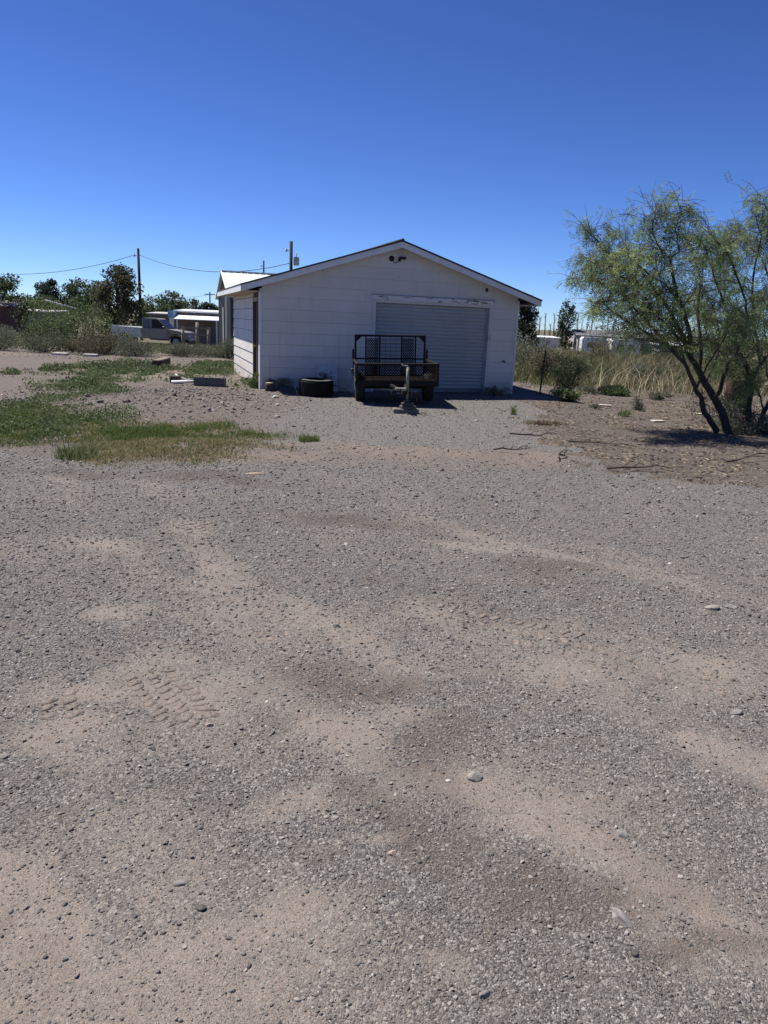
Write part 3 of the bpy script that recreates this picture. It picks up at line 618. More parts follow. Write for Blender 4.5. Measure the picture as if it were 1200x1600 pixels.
q = MB(); q.lathe(tyre_prof(.155, .085, .085), 32, 'z', Mw @ Matrix.Translation((0, 0, .05))); q.build('tyre', rub, sw)
hub = mat('pale_hub', (.45, .46, .47), .5, (.3, .3, .3), 9)
q = MB(); q.lathe([(0, .02), (.04, .025), (.05, .012), (.088, .02), (.088, -.02), (0, -.02)], 24, 'z', Mw @ Matrix.Translation((0, 0, .05)), False); q.build('hub', hub, sw)
q = MB(); q.tube([(-.14, -.02, .0), (-.2, -.03, .02)], .05, 10); q.build('axle_stub', rub, sw)

# ================================================================== TRAILER
blackm = mat('rusty_black_steel', (.0075, .007, .007), .65, (.022, .012, .009), 5, bmp=.15, thr=(.5, .75), spec=.25)
mesh_m = mat('expanded_steel', (.008, .0075, .007), .65, (.016, .011, .009), 6, spec=.05)
greym = mat('zinc_jack', (.24, .23, .20), .55, (.14, .13, .11), 8, metal=.4)
tr = empty('utility_trailer', (.17, 14.55, gz1(.17, 15.2)+.012), R(5), 'black utility trailer with raised mesh ramp parked before the roller door', 'trailer')
tr.rotation_euler = (0, R(-1.7), R(5))
HW, LN = .79, 1.8
def rail(name, p0, p1, w, par=None):
    q = MB(); p0, p1 = Vector(p0), Vector(p1); d = p1-p0; Mx = Matrix.Translation((p0+p1)/2) @ d.to_track_quat('Z', 'Y').to_matrix().to_4x4()
    q.bevbox(-w/2, w/2, -w/2, w/2, -d.length/2, d.length/2, w*.15, Mx); return q.build(name, blackm, par or tr)
one('front_beam', blackm, tr, -HW, HW, .0, .06, .36, .47, b=.008)
one('rear_beam', blackm, tr, -HW, HW, LN-.06, LN, .36, .46, b=.008)
for s in (-1, 1):
    one('side_beam', blackm, tr, s*HW-.03, s*HW+.03, .062, LN-.062, .37, .46, b=.006)
    rail('side_rail', (s*HW, .03, .78), (s*HW, LN-.03, .78), .045)
    for y in (.03, LN*.5, LN-.03): rail('post', (s*(HW-.002), y, .465), (s*(HW-.002), y, .758), .042)
rail('front_rail', (-HW-.02, .0, .785), (HW+.02, .0, .785), .05)
dk = MB()
for k in range(9):
    x0 = -HW+.035+k*(2*HW-.07)/9; dk = MB(); dk.box(x0+.004, x0+(2*HW-.07)/9-.004, .064, LN-.064, .42, .455); dk.build('deck_plank', mat('deck_wood', (.014, .011, .01), .9, (.026, .02, .017), 6, (4, .3, 1), bmp=.3, spec=.03), tr)
def exmesh(w, h, cw=.052, ch=.027, t=.0082):
    """expanded metal sheet in xz plane, origin lower left"""
    q = MB(); rows = int(h/ch); cols = int(w/cw)
    for j in range(rows):
        z = j*ch; pts = []
        for i in range(cols*2+1): pts.append((i*cw/2, z+(ch*.5 if (i+j) % 2 else -ch*.0)*1.0))
        for i in range(len(pts)-1):
            a, b = pts[i], pts[i+1]
            q.add([(a[0], -t, a[1]-t), (b[0], -t, b[1]-t), (b[0], -t, b[1]+t), (a[0], -t, a[1]+t), (a[0], t, a[1]-t), (b[0], t, b[1]-t), (b[0], t, b[1]+t), (a[0], t, a[1]+t)], [(0, 1, 2, 3), (7, 6, 5, 4), (0, 4, 5, 1), (3, 2, 6, 7)])
    return q
fm = exmesh(2*HW-.06, .30).build('front_mesh', mesh_m, tr); fm.location = (-HW+.03, .015, .472)
for s in (-1, 1):
    sm_ = exmesh(LN-.1, .29).build('side_mesh', mesh_m, tr); sm_.rotation_euler = (0, 0, R(90)); sm_.location = (s*(HW-.004), .05, .472)
# ramp gate standing upright at the rear
rp = one('ramp_gate', blackm, tr, -HW+.02, HW-.02, LN+.012, LN+.052, .40, .45, b=.006)
RT = 1.285
for x in (-HW+.04, HW-.04): rail('ramp_post', (x, LN+.03, .45), (x, LN+.03, RT-.022), .042, rp)
rail('ramp_top', (-HW+.02, LN+.03, RT), (HW-.02, LN+.03, RT), .042, rp)
rail('ramp_crossbar', (-HW+.062, LN+.03, .80), (HW-.062, LN+.03, .80), .032, rp)
for xc in (-.375, .40):
    for dx in (-.15, .15): rail('ramp_rib', (xc+dx, LN+.03, .451), (xc+dx, LN+.03, RT-.022), .03, rp)
    e = exmesh(.27, .80, .05, .03, .0095).build('ramp_mesh', mesh_m, rp); e.location = (xc-.13, LN+.03, .46)
for s in (-1, 1):
    q = MB(); q.prism([(s*(HW-.062), RT-.022), (s*(HW-.17), RT-.022), (s*(HW-.062), RT-.13)], LN+.018, LN+.042); q.build('gusset', blackm, rp)
    q = MB(); q.tube([(s*(HW+.01), LN+.02, .80), (s*(HW+.01), LN+.02, 1.0)], .022, 8); q.build('latch', blackm, rp)
q = MB()
for k in range(1, 4): q.tube([(-.225+k*.1175, LN+.03, .46), (-.225+k*.1175, LN+.03, RT-.03)], .003, 4)
for k in range(1, 10): q.tube([(-.222, LN+.034, .46+k*.082), (.247, LN+.034, .46+k*.082)], .0028, 4)
q.build('wire_grid', mesh_m, rp)
# wheels, fenders, axle
AY = .78
ax_o = MB(); ax_o.tube([(-.72, AY, .285), (.72, AY, .285)], .03, 8); ax_o.build('axle', blackm, tr)
for s in (-1, 1):
    w = MB(); Mx = Matrix.Translation((s*.70, AY, .285)); w.lathe(tyre_prof(.285, .165, .19), 40, 'x', Mx); tread(w, .285, .19, 44, Mx, 'x'); wo = w.build('wheel', rub, tr)
    w = MB(); w.lathe([(0, .03), (.05, .035), (.06, .02), (.13, .01), (.15, .05), (.172, .06), (.172, -.06), (0, -.06)], 28, 'x', Matrix.Translation((s*.70, AY, .285)) @ (Matrix.Scale(s, 4, (1, 0, 0))), False); w.build('rim', hub, wo)
    q = MB(); arc = [(AY+.36*math.cos(t), .30+.36*math.sin(t)) for t in np.linspace(R(18), R(162), 11)]; arc2 = [(AY+.352*math.cos(t), .30+.352*math.sin(t)) for t in np.linspace(R(162), R(18), 11)]
    x0, x1 = (.825, 1.0) if s > 0 else (-1.0, -.825)
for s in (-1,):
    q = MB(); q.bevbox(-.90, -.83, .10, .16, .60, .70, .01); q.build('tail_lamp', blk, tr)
    q = MB(); q.box(-.842, -.832, .03, .10, .30, .76); q.build('sunlit_edge_strip', mat('sunlit_edge_grey', (.34, .34, .34), .5), tr)  # pale strip painted in for the sunlit left edge of the trailer
# tongue
for s in (-1, 1): rail('tongue_bar', (s*.16, .05, .40), (s*.03, -1.10, .385), .05)
one('coupler', blackm, tr, -.045, .045, -1.40, -1.13, .34, .42, b=.012)
q = MB(); q.tube([(.075, -1.08, .20), (.075, -1.08, .50)], .021, 10); q.tube([(.075, -1.08, .36), (.075, -1.08, .80)], .028, 12); q.lathe([(0, .0), (.06, 0), (.06, .010), (.03, .016), (0, .016)], 16, 'z', Matrix.Translation((.075, -1.08, .197)), False); jk = q.build('jack', greym, tr)
q = MB(); q.tube([(.075, -1.08, .80), (.075, -1.08, .825), (.03, -1.09, .83), (-.03, -1.09, .83), (-.03, -1.09, .86)], .010, 6); q.build('crank_handle', mat('light_zinc', (.42, .42, .40), .4, metal=.3), jk)
q = MB(); q.bevbox(-.15, .05, -1.20, -1.08, .40, .44, .008); q.bevbox(-.12, .04, -1.19, -1.09, .34, .36, .005); q.build('jack_bracket', mat('dull_zinc', (.2, .195, .18), .5), jk)
for x, sw_ in ((-.2, .05), (.22, -.06), (.26, .03)):
    q = MB(); pts = [(x+sw_*math.sin(t*3), -1.0+.25*t, .36-.22*math.sin(t*math.pi)) for t in np.linspace(0, 1, 10)]
    q.tube(pts, .011, 5); q.build('safety_chain', mesh_m, tr)
q = MB(); q.tube([(-.36, -.5, .36), (-.2, -.9, .37), (-.05, -1.05, .40), (.12, -1.08, .42), (.2, -.9, .40)], .007, 5); q.build('light_cable', blk, tr)
# blocks under the jack
jx, jy = .17+1.08*math.sin(R(5))+.075, 14.55-1.08*math.cos(R(5)); jz = gz1(jx, jy)
wood = mat('grey_old_wood', (.12, .105, .09), .9, (.2, .175, .15), 9, (.4, 1, 4), bmp=.5)
b0 = empty('timber_block', (jx, jy, jz), R(6), 'long flat timber block on the gravel under the trailer jack', 'block', 'blocks under the trailer jack')
q = MB(); q.bevbox(-.26, .20, -.13, .10, -.01, .085, .012); q.build('timber', wood, b0); q = MB(); q.bevbox(.02, .25, -.16, .06, -.01, .066, .01, Matrix.Translation((0, -.0, 0))); 
b1 = empty('wood_block', (jx+.01, jy, jz+.086), R(-12), 'middle round slab in the stack under the trailer jack', 'block', 'blocks under the trailer jack')
q = MB(); q.lathe([(0, 0), (.15, 0), (.155, .02), (.15, .05), (0, .05)], 14, 'z', None, False); q.build('slab', mat('dark_iron', (.06, .055, .05), .7, (.11, .09, .07), 10, bmp=.3), b1)
b2 = empty('iron_disc', (jx, jy, jz+.137), 0, 'smallest topmost disc directly beneath the trailer jack foot', 'block', 'blocks under the trailer jack')
q = MB(); q.lathe([(0, 0), (.10, 0), (.115, .02), (.11, .05), (.05, .055), (0, .055)], 18, 'z', None, False); q.build('disc', mat('dark_iron', (.06, .055, .05), .7), b2)

# ================================================================== YARD OBJECTS
def thing_mesh(q, name, m, loc, rz, label, cat, group=None):
    o = q.build(name, m); o.location = loc; o.rotation_euler = (0, 0, rz); return tag(o, label, cat, group)
def gp(x, y, dz=0): return (x, y, gz1(x, y)+dz)
bark = mat('dark_bark', (.045, .034, .027), .95, (.10, .08, .065), 9, (1, 1, .3), bmp=.8, bdist=.02)
lg = empty('log_stump', gp(-2.62, 16.30, -.01), .3, 'short upright log stump by the garage front corner', 'log')
q = MB(); q.lathe([(0, 0), (.10, 0), (.092, .05), (.095, .14), (.088, .178), (0, .182)], 14, 'z', None, False); q.build('trunk_piece', bark, lg)
q = MB(); q.lathe([(0, .005), (.086, .002), (.086, -.002), (0, -.002)], 14, 'z', Matrix.Translation((0, 0, .186)), False); q.build('cut_face', mat('cut_wood', (.42, .36, .27), .8, (.3, .25, .18), 12), lg)
tie = mat('railroad_tie', (.05, .033, .028), .9, (.10, .07, .055), 7, (.4, 2, 2), bmp=.6)
o = empty('railroad_tie', gp(-6.72, 22.05, -.03), R(96), 'dark timber beam offcut lying in the weeds left of the garage', 'timber')
q = MB(); q.bevbox(-.75, .75, -.13, .13, 0, .28, .02); q.build('beam', tie, o)
q = MB(); q.bevbox(-.73, .73, -.115, .115, .281, .287, .002); q.build('pale_top', mat('tie_pale_tone', (.21, .17, .14), .95, (.12, .09, .07), 8), o)  # top face in a paler tone than the beam sides
tg = mat('dark_tin', (.075, .075, .08), .6, (.12, .11, .1), 6)
o = empty('metal_trough', gp(-4.05, 16.85, -.01), R(3), 'dark metal trough on the rubble left of the garage corner', 'trough')
q = MB(); q.box(-.34, .34, -.14, -.128, 0, .20); q.build('front_panel', tg, o)
q = MB(); q.box(-.34, .34, .128, .14, 0, .17); q.box(-.34, -.328, -.127, .127, 0, .20); q.box(.328, .34, -.127, .127, 0, .19); q.build('side_panel', tg, o)
one('soil_fill', mat('soil_fill', (.12, .09, .07), .95, (.2, .16, .12), 9), o, -.326, .326, -.126, .126, .0, .11)
o = thing_mesh(MB().tube([(-.30, 0, .05), (.31, -.03, .085)], .034, 10), 'white_pipe', trimw, gp(-4.66, 17.0), R(2), 'white plastic pipe lying beside the dark metal trough', 'pipe')
o = thing_mesh(MB().bevbox(-.12, .12, -.1, .1, -.01, .17, .015), 'scrap_block', tie, gp(-4.95, 17.25), R(15), 'dark scrap block at the left end of the white pipe', 'block')
o = thing_mesh(MB().tube([(-.22, .05, .19), (-.1, 0, .12), (.05, -.02, .08), (.25, -.03, .10)], .02, 6), 'bent_tin_strip', mat('pale_tin', (.5, .48, .45), .5), gp(-4.75, 17.3), R(0), 'bent pale metal strip above the white pipe', 'scrap')
for (x, y, s, lb) in ((-11.5, 26.2, .26, 'pale flat concrete slab before the big bush, left of its twin'), (-10.45, 26.2, .24, 'pale flat concrete slab before the big bush, nearest the pickup side')):
    q = MB(); q.prism([(-s, -.2), (s*.9, -.26), (s, .12), (.2*s, .25), (-.8*s, .2)], -.02, .07, 'z'); thing_mesh(q, 'concrete_chunk', mat('pale_concrete', (.55, .52, .47), .9, (.42, .39, .35), 5), gp(x, y), .2, lb, 'slab')
# sticks by the tyre
pale = mat('dry_stick', (.36, .29, .21), .85, (.22, .17, .12), 10, (1, 1, .3))
thing_mesh(MB().tube([(0, 0, .22), (.35, -.1, .10), (.66, -.2, .03)], [.016, .014, .01], 6), 'dry_stick', pale, gp(-1.2, 16.15), 0, 'long dry stick leaning off the right of the big tyre', 'stick')
thing_mesh(MB().tube([(0, 0, .2), (.08, -.12, .02)], [.012, .010], 6), 'dry_stick', pale, gp(-2.0, 15.75), 0, 'short pale stick leaning off the left of the big tyre', 'stick')
thing_mesh(MB().tube([(-.07, 0, .02), (.1, .03, .025)], [.02, .02], 6), 'broken_brick', mat('brick_red', (.35, .2, .14), .9), gp(-.72, 15.9), 0, 'small pink brick scrap right of the big tyre', 'brick')
# steel fence post
q = MB(); lean = Vector((.03, 0, 1)).normalized()
tp = empty('fence_post', gp(3.74, 18.56), 0, 'lone thin dark steel fence post right of the garage', 'post')
q.bevbox(-.02, .02, -.006, .006, -.1, 1.10, .002, Matrix.Rotation(R(2.2), 4, 'Y')); q.box(-.005, .005, .0062, .034, -.1, 1.098, Matrix.Rotation(R(2.2), 4, 'Y')); q.build('shaft', mat('post_green', (.03, .032, .026), .7, (.09, .05, .03), 9), tp)
q = MB()
for k in range(9): q.box(-.012, .012, -.016, -.0065, .25+k*.09, .275+k*.09, Matrix.Rotation(R(2.2), 4, 'Y'))
q.build('stud', mat('post_green', (.03, .032, .026), .7), tp)
# single stones that stand out on the gravel
def rock(x, y, sx, sy, sz, sd, m, label, rz=0.):
    r_ = np.random.default_rng(sd); V = []; F = []; n, k = 10, 6
    import bmesh as _b
    bm = _b.new(); _b.ops.create_icosphere(bm, subdivisions=3, radius=1)
    ph = r_.uniform(0, 6.28, 6)
    pl = [(Vector(r_.normal(size=3)).normalized(), r_.uniform(.7, .95)) for _ in range(6)]
    for v in bm.verts:
        c = v.co; d = 1+.12*math.sin(2.3*c.x+ph[0])+.10*math.sin(3.1*c.y+ph[1])+.08*math.sin(4.2*c.z+ph[2])
        p = c*d
        for nrm, dd in pl:
            e = p.dot(nrm)-dd
            if e > 0: p = p-nrm*e
        v.co = (p.x*sx, p.y*sy, p.z*sz)
    me = bpy.data.meshes.new('rock'); bm.to_mesh(me); bm.free()
    o = link('rock', me, m); o.location = gp(x, y, sz*.08); o.rotation_euler = (r_.normal()*.12, r_.normal()*.12, rz); return tag(o, label, 'stone', 'single stones on the gravel')
rg = mat('stone_grey', (.14, .133, .126), .8, (.30, .28, .25), 25, bmp=.4); rl = mat('stone_pale', (.24, .222, .2), .85, (.15, .136, .12), 22, bmp=.4); rdk = mat('stone_dark', (.05, .05, .05), .75, (.1, .09, .08), 25, bmp=.4); rt = mat('stone_tan', (.36, .29, .23), .85, (.26, .2, .16), 25, bmp=.4)
rm = mat('stone_mottled', (.13, .12, .115), .7, (.34, .32, .3), 30, (1, .3, 1), bmp=.4)
for a in ((.71, 1.72, .022, .036, .018, 1, rm, 'mottled grey stone, largest of the loose stones at lower right', .5), (.37, 2.36, .032, .026, .018, 2, rl, 'rough pale stone lying right of the picture middle', .4),
          (1.98, 4.15, .048, .034, .016, 3, rl, 'flat pale stone at far right, left one of a pair', .1), (2.10, 4.18, .036, .028, .016, 4, rg, 'flat grey stone at far right, right one of a pair', .2),
          (-.54, 1.79, .024, .012, .010, 5, rg, 'long flat grey stone on gravel above the bare dirt patch', .2), (.30, 1.47, .018, .010, .010, 6, rg, 'smooth grey stone near the bottom edge, right of middle', .6),
          (.71, 1.60, .012, .012, .010, 7, rdk, 'small black stone just below the mottled stone', 0), (.82, 2.08, .022, .018, .014, 8, rg, 'grey stone on the right above the mottled stone', .9),
          (.07, 1.95, .014, .012, .010, 9, rt, 'small tan stone near the lower middle', 0), (1.57, 2.92, .03, .02, .012, 10, rg, 'grey stone near the right edge at mid height', .3),
          (-1.96, 3.62, .02, .016, .012, 11, rl, 'white stone at the left edge of the lot', .3), (-1.35, 2.37, .02, .012, .010, 12, rl, 'pale stone at the left edge below the white stone', 0),
          (-.46, 1.70, .016, .012, .01, 13, rdk, 'dark stone in the bare dirt patch at lower left', 0), (-.66, 2.64, .016, .012, .012, 14, rt, 'pinkish stone beside the tyre tread print', 0),
          (-1.83, 12.17, .055, .045, .04, 15, rl, 'round white stone on the drive left of the trailer', 0), (-1.35, 7.52, .10, .03, .02, 16, rt, 'long thin pale stone in front of the grass strip', 0),
          (.36, 3.49, .02, .016, .012, 17, rg, 'small grey stone on the gravel at picture centre', 0)): rock(*a)

# ================================================================== PLANTS
def tube_set(name, T, m, parent, n=5):
    q = MB()
    for P, r in T: q.tube(P, r, n if r[0] > .012 else 3, cap=False)
    return q.build(name, m, parent)
def bush(name, label, x, y, rx, ry, h, n, leaf, m, cat='bush', group=None, clumps=16, up=.5, aspect=.4, stem=None, seed=0, flat=.75, spiky=0., par_kids=True):
    g = np.random.default_rng(seed+100)
    o = empty(name, gp(x, y), 0, label, cat, group)
    a = g.uniform(0, 2*np.pi, clumps); rr = np.sqrt(g.uniform(0, 1, clumps))*.78; zc = h*(.12+.66*g.uniform(0, 1, clumps)*(1-.5*rr**2))
    C = np.stack([rx*rr*np.cos(a), ry*rr*np.sin(a), zc], 1); cs = g.uniform(.26, .46, clumps)
    k = g.integers(0, clumps, n); sp = np.stack([rx*cs[k], ry*cs[k], h*cs[k]*flat], 1)
    d = g.normal(size=(n, 3)); d = unit(d)*(g.uniform(0, 1, (n, 1))**.45)
    P = C[k]+d*sp*1.25
    low = P[:, 2] < .02; P[low, 2] = g.uniform(.0, h*.3, low.sum())
    out = d*.8+np.array([0, 0, up])
    t = np.clip(.5+.35*g.normal(size=clumps)[k]+.12*g.normal(size=n), 0, 1)
    leaves('foliage', P, leaf, m, o, up=0, aspect=aspect, dirs=out, tint=t)
    T = []
    for i in range(clumps):
        b = Vector((C[i, 0]*.15, C[i, 1]*.15, -.03)); e = Vector(C[i]); md = (b+e)/2+Vector(g.normal(size=3))*.06*h
        T.append(([b, md, e], [.014*h+.004, .009*h+.003, .004]))
        for j in range(5 if spiky else 2):
            e2 = e+Vector(unit(g.normal(size=3)+np.array([0, 0, .9+spiky])))*float(g.uniform(.2, .5))*h; T.append(([e, (e+e2)/2+Vector(g.normal(size=3))*.02, e2], [.006, .004, .002]))
    tube_set('stem', T, stem or bark, o, 4)
    return o
sage = leafmat('saltbush_leaf', (.085, .10, .062), (.19, .20, .14), .3)
sage2 = leafmat('brownish_bush_leaf', (.075, .07, .042), (.20, .175, .11), .3)
green = leafmat('fresh_green_leaf', (.06, .088, .03), (.145, .185, .075), .4)
deep = leafmat('deep_green_leaf', (.04, .064, .028), (.10, .138, .06), .35)
juni = leafmat('juniper_leaf', (.055, .06, .032), (.13, .13, .075), .35)
pine = leafmat('dark_pine_leaf', (.02, .032, .02), (.055, .075, .045), .3)
for a in (('green_bush', 'tall bright green bush at the left, taller than its neighbours', -12.0, 28.6, 2.1, 1.2, 1.95, 9000, .075, green, 20),
          ('brown_bush', 'brownish twiggy bush right of the tall green bush', -10.4, 27.6, 1.0, .9, 1.15, 4200, .06, sage2, 12),
          ('saltbush', 'grey green saltbush at the far left edge', -14.2, 27.2, 1.2, .9, .9, 4500, .055, sage, 12),
          ('saltbush', 'grey green saltbush in front of the tall green bush', -12.4, 27.0, 1.0, .8, .85, 4200, .055, sage, 12),
          ('saltbush', 'dark lower bush at the foot of the tall green bush', -11.0, 27.0, .9, .7, .95, 4000, .055, sage2, 12),
          ('saltbush', 'grey saltbush in front of the pickup bed', -9.3, 27.4, .95, .8, .84, 4600, .055, sage, 14),
          ('saltbush', 'grey saltbush in front of the pickup cab', -8.05, 28.0, .85, .8, .52, 4000, .055, sage, 13),
          ('saltbush', 'grey saltbush in front of the pickup hood', -7.1, 28.4, .8, .8, .52, 4000, .055, sage, 13),
          ('saltbush', 'grey green saltbush against the left rear of the garage', -6.05, 28.2, .75, .8, .95, 4000, .055, sage, 13),
          ('saltbush', 'far pale saltbush left of the tall green bush', -17.0, 32.5, 1.6, 1.0, .9, 3600, .07, sage, 12)):
    bush(a[0], a[1], *a[2:9], a[9], 'bush', 'bushes in a row behind the left yard', clumps=a[10], seed=hash(a[2]) % 999, stem=mat('twig_grey', (.12, .10, .085), .9), spiky=.4)
# right side shrubs
bush('dark_shrub', 'dark grey green shrub before the tall grass right of the post', 5.25, 22.0, .62, .5, .95, 4500, .05, leafmat('dark_shrub_leaf', (.035, .05, .028), (.09, .11, .06), .3), 'bush', clumps=14, seed=51, spiky=.4)
bush('low_shrub', 'low dense green shrub at the tall grass edge', 6.15, 20.2, .48, .3, .33, 2600, .06, deep, 'bush', clumps=12, seed=52, aspect=.7)
bush('low_shrub', 'small grey weed left of the low dense green shrub', 5.35, 20.2, .3, .22, .24, 1000, .04, sage, 'bush', clumps=7, seed=53)
bush('leafy_weed', 'leafy green weed in the shade right of the post', 4.15, 17.5, .34, .3, .32, 1500, .05, green, 'weed', clumps=9, seed=54, aspect=.6)
bush('leafy_weed', 'grey green weed in the leaf litter left of the tree', 5.4, 16.1, .2, .2, .32, 900, .035, sage, 'weed', clumps=7, seed=55)
bush('leafy_weed', 'low green weed patch nearest the tree on the litter', 4.5, 14.3, .2, .16, .14, 700, .03, green, 'weed', clumps=6, seed=56)
bush('leafy_weed', 'small olive weed behind the low weed patch', 4.35, 15.6, .18, .14, .12, 500, .03, sage, 'weed', clumps=6, seed=57)
bush('leafy_weed', 'pale green weed in the litter, far right of the low shrub', 7.0, 19.4, .32, .25, .25, 800, .045, sage, 'weed', clumps=7, seed=58)
bush('leafy_weed', 'bright green weed clump at the garage front corner', -2.95, 16.75, .28, .22, .34, 1500, .055, green, 'weed', clumps=9, seed=59, up=1.2, aspect=.3)
bush('leafy_weed', 'dark weed growing before the leaning white sheet', bld(1.45, -.3).x, bld(1.45, -.3).y, .18, .10, .48, 420, .05, deep, 'weed', clumps=8, seed=60)
bush('leafy_weed', 'small weed at the right foot of the roller door', bld(5.35, -.75).x, bld(5.35, -.75).y, .1, .08, .28, 200, .035, sage, 'weed', clumps=5, seed=61)
bush('brush_pile', 'tangle of dry brush before the door right trim', bld(5.5, -.3).x, bld(5.5, -.3).y, .4, .2, .22, 700, .09, leafmat('dry_brush', (.16, .12, .08), (.34, .28, .19), .2), 'brush', clumps=9, seed=62, aspect=.12, spiky=.5)
bush('brush_pile', 'heap of dry brush between log stump and big tyre', -2.42, 16.6, .3, .14, .12, 600, .08, leafmat('dry_brush', (.16, .12, .08), (.34, .28, .19), .2), 'brush', clumps=9, seed=63, aspect=.12, spiky=.2)
bush('brush_pile', 'flat patch of dry twigs on the gravel right of the trailer', 2.62, 12.55, .42, .22, .06, 700, .08, leafmat('dry_brush', (.16, .12, .08), (.34, .28, .19), .2), 'brush', clumps=9, seed=64, aspect=.12)
bush('leafy_weed', 'grey bushy undergrowth at the feet of the right trees', 6.35, 12.7, .75, .5, .45, 4200, .04, sage, 'bush', clumps=14, seed=65, spiky=.3)
bush('leafy_weed', 'grey twiggy undergrowth between the two right trees', 6.3, 13.8, .7, .5, .7, 3600, .045, sage, 'bush', clumps=12, seed=66, spiky=.5)

# tall spiky weed tuft and small tuft at the grass edge
def tuft(name, label, x, y, r_, h, n, m, w=.008, lean=.7, cat='weed'):
    o = empty(name, gp(x, y), 0, label, cat); a = rng.uniform(0, 6.28, n); rr = r_*np.sqrt(rng.uniform(0, 1, n))
    blades('blades', np.stack([rr*np.cos(a), rr*np.sin(a), np.full(n, -.01)], 1), h, w, lean, m, o); return o
gras = leafmat('lawn_blade', (.055, .095, .022), (.145, .185, .055), .4)
dryg = leafmat('dry_blade', (.22, .17, .095), (.42, .345, .21), .35)
tuft('grass_tuft', 'tall spiky green tuft on the front edge of the grass strip', -3.42, 8.05, .24, .2, 300, leafmat('tuft_blade', (.07, .10, .035), (.16, .19, .08), .4), .006, .9)
tuft('grass_tuft', 'small lone green tuft right of the grass strip', -1.04, 9.78, .14, .10, 420, gras, .006, 1.1)
tuft('grass_tuft', 'thin weed sprout on the gravel near the dry twig patch', 2.35, 13.9, .06, .2, 60, gras, .008, .8)

# ground cover and lawn (uncountable)
def cover_points(E, n, seed, warp=.7, soft=.6):
    g = np.random.default_rng(seed); E_ = np.array(E); x0, x1 = (E_[:, 0]-E_[:, 2]).min()-.6, (E_[:, 0]+E_[:, 2]).max()+.6; y0, y1 = (E_[:, 1]-E_[:, 3]).min()-.6, (E_[:, 1]+E_[:, 3]).max()+.6
    x = g.uniform(x0, x1, n); y = g.uniform(y0, y1, n); p = ells(x, y, E, warp, seed, soft); n2 = fbm(x*2.4, y*2.4, 3, seed+5)
    k = g.uniform(0, 1, n) < p*ss(.3, .62, n2+.12*p-.10*ss(12, 15, y)); return x[k], y[k], n2[k]
x, y, c = cover_points(LAWN_E, 260000, 201)
B_ = np.stack([x, y, gz(x, y)-.004], 1); gm = ells(x, y, LAWNG_E, 1.3, 33, 1.0)*ss(.2, .6, fbm(x*3, y*3, 2, 34))
isg = rng.uniform(0, 1, len(x)) < .34+.6*gm
tag(blades('lawn_grass', B_[isg], .045+.03*gm[isg], .0075, 1.0, gras), 'short green grass strip along the front of the left yard', 'grass', kind='stuff')
tag(blades('dry_lawn_grass', B_[~isg], .04, .0075, 1.3, dryg), 'dry tan grass mixed through the green strip', 'grass', kind='stuff')
x, y, c = cover_points(COVER_E, 380000, 303, 1.0, .75); k = y < 26; x, y, c = x[k], y[k], c[k]
hh = .04+.15*ss(.45, .75, c); f = .6+.03*y
P = np.stack([x, y, gz(x, y)+rng.uniform(0, 1, len(x))*hh], 1)
far = y > 14
cov = leafmat('ground_cover_leaf', (.06, .088, .034), (.15, .185, .09), .4)
tag(leaves('ground_cover', P, np.where(far, .06, .040), cov, None, up=.6, aspect=.42), 'low green weeds spreading over the dirt of the left yard', 'weeds', kind='stuff')
# leaf litter and twigs at right
n = 52000; x = rng.uniform(1.2, 10, n); y = 7.4+14.6*rng.uniform(0, 1, n)**1.25; k = rng.uniform(0, 1, n) < masks(x, y)['litter']*ss(.25, .6, fbm(x*1.4, y*1.4, 3, 66)); x, y = x[k], y[k]
P = np.stack([x, y, gz(x, y)+.008], 1); d = rng.normal(size=(len(x), 3)); d[:, 2] *= .12
tag(leaves('leaf_litter', P, rng.uniform(.02, .075, len(x)), leafmat('litter_leaf', (.06, .043, .03), (.36, .29, .2), .1), None, up=0, aspect=.2, dirs=d*3), 'dry leaf and twig litter under the right trees', 'litter', kind='stuff')
def branch(label, x, y, L, rz, sd):
    g = random.Random(sd); o = empty('fallen_branch', gp(x, y), rz, label, 'branch', 'fallen branches on the litter'); T = []
    p = Vector((-L/2, 0, .02)); P_ = [p]
    for k in range(5): p = p+Vector((L/5, g.uniform(-.14, .14)*L, g.uniform(-.02, .035))); p.z = max(.012, p.z); P_.append(p)
    T.append((P_, [.013, .013, .011, .009, .007, .004]))
    for k in range(1, 5):
        e = P_[k]+Vector((g.uniform(.1, .3)*L, g.choice((-1, 1))*g.uniform(.1, .22)*L, g.uniform(.0, .08))); T.append(([P_[k], (P_[k]+e)/2+Vector((0, 0, .02)), e], [.008, .006, .003]))
    tube_set('wood', T, mat('dead_wood', (.055, .04, .032), .9, (.13, .1, .08), 12), o, 5)
branch('dark fallen branch on the litter edge, nearest the camera', 2.95, 8.55, .75, .1, 1); branch('upright twisted dead root at the litter edge', 2.2, 9.0, .35, .9, 2)
branch('thin fallen branch among litter, middle right', 3.1, 10.7, .9, -.15, 3); branch('brown branch pile on the gravel left of the litter', 2.2, 11.3, .7, .25, 4); branch('fallen branch at the right edge before the trees', 4.9, 9.6, 1.0, .2, 5); branch('small dead branch on the bare berm', 1.6, 9.3, .5, -.4, 6)
for x, y, s, rz, lb in ((5.0, 13.75, .12, .3, 'white board scrap in the shade left of the tree'), (4.9, 16.9, .15, -.2, 'thin pale board lying among the litter weeds'), (6.9, 15.6, .45, .05, 'pale plank behind the trunks of the right tree')):
    thing_mesh(MB().bevbox(-s, s, -.06, .06, 0, .03, .006), 'board_scrap', mat('pale_board', (.55, .5, .43), .8, (.4, .35, .28), 7, (.3, 2, 1)), gp(x, y, .005), rz, lb, 'board')
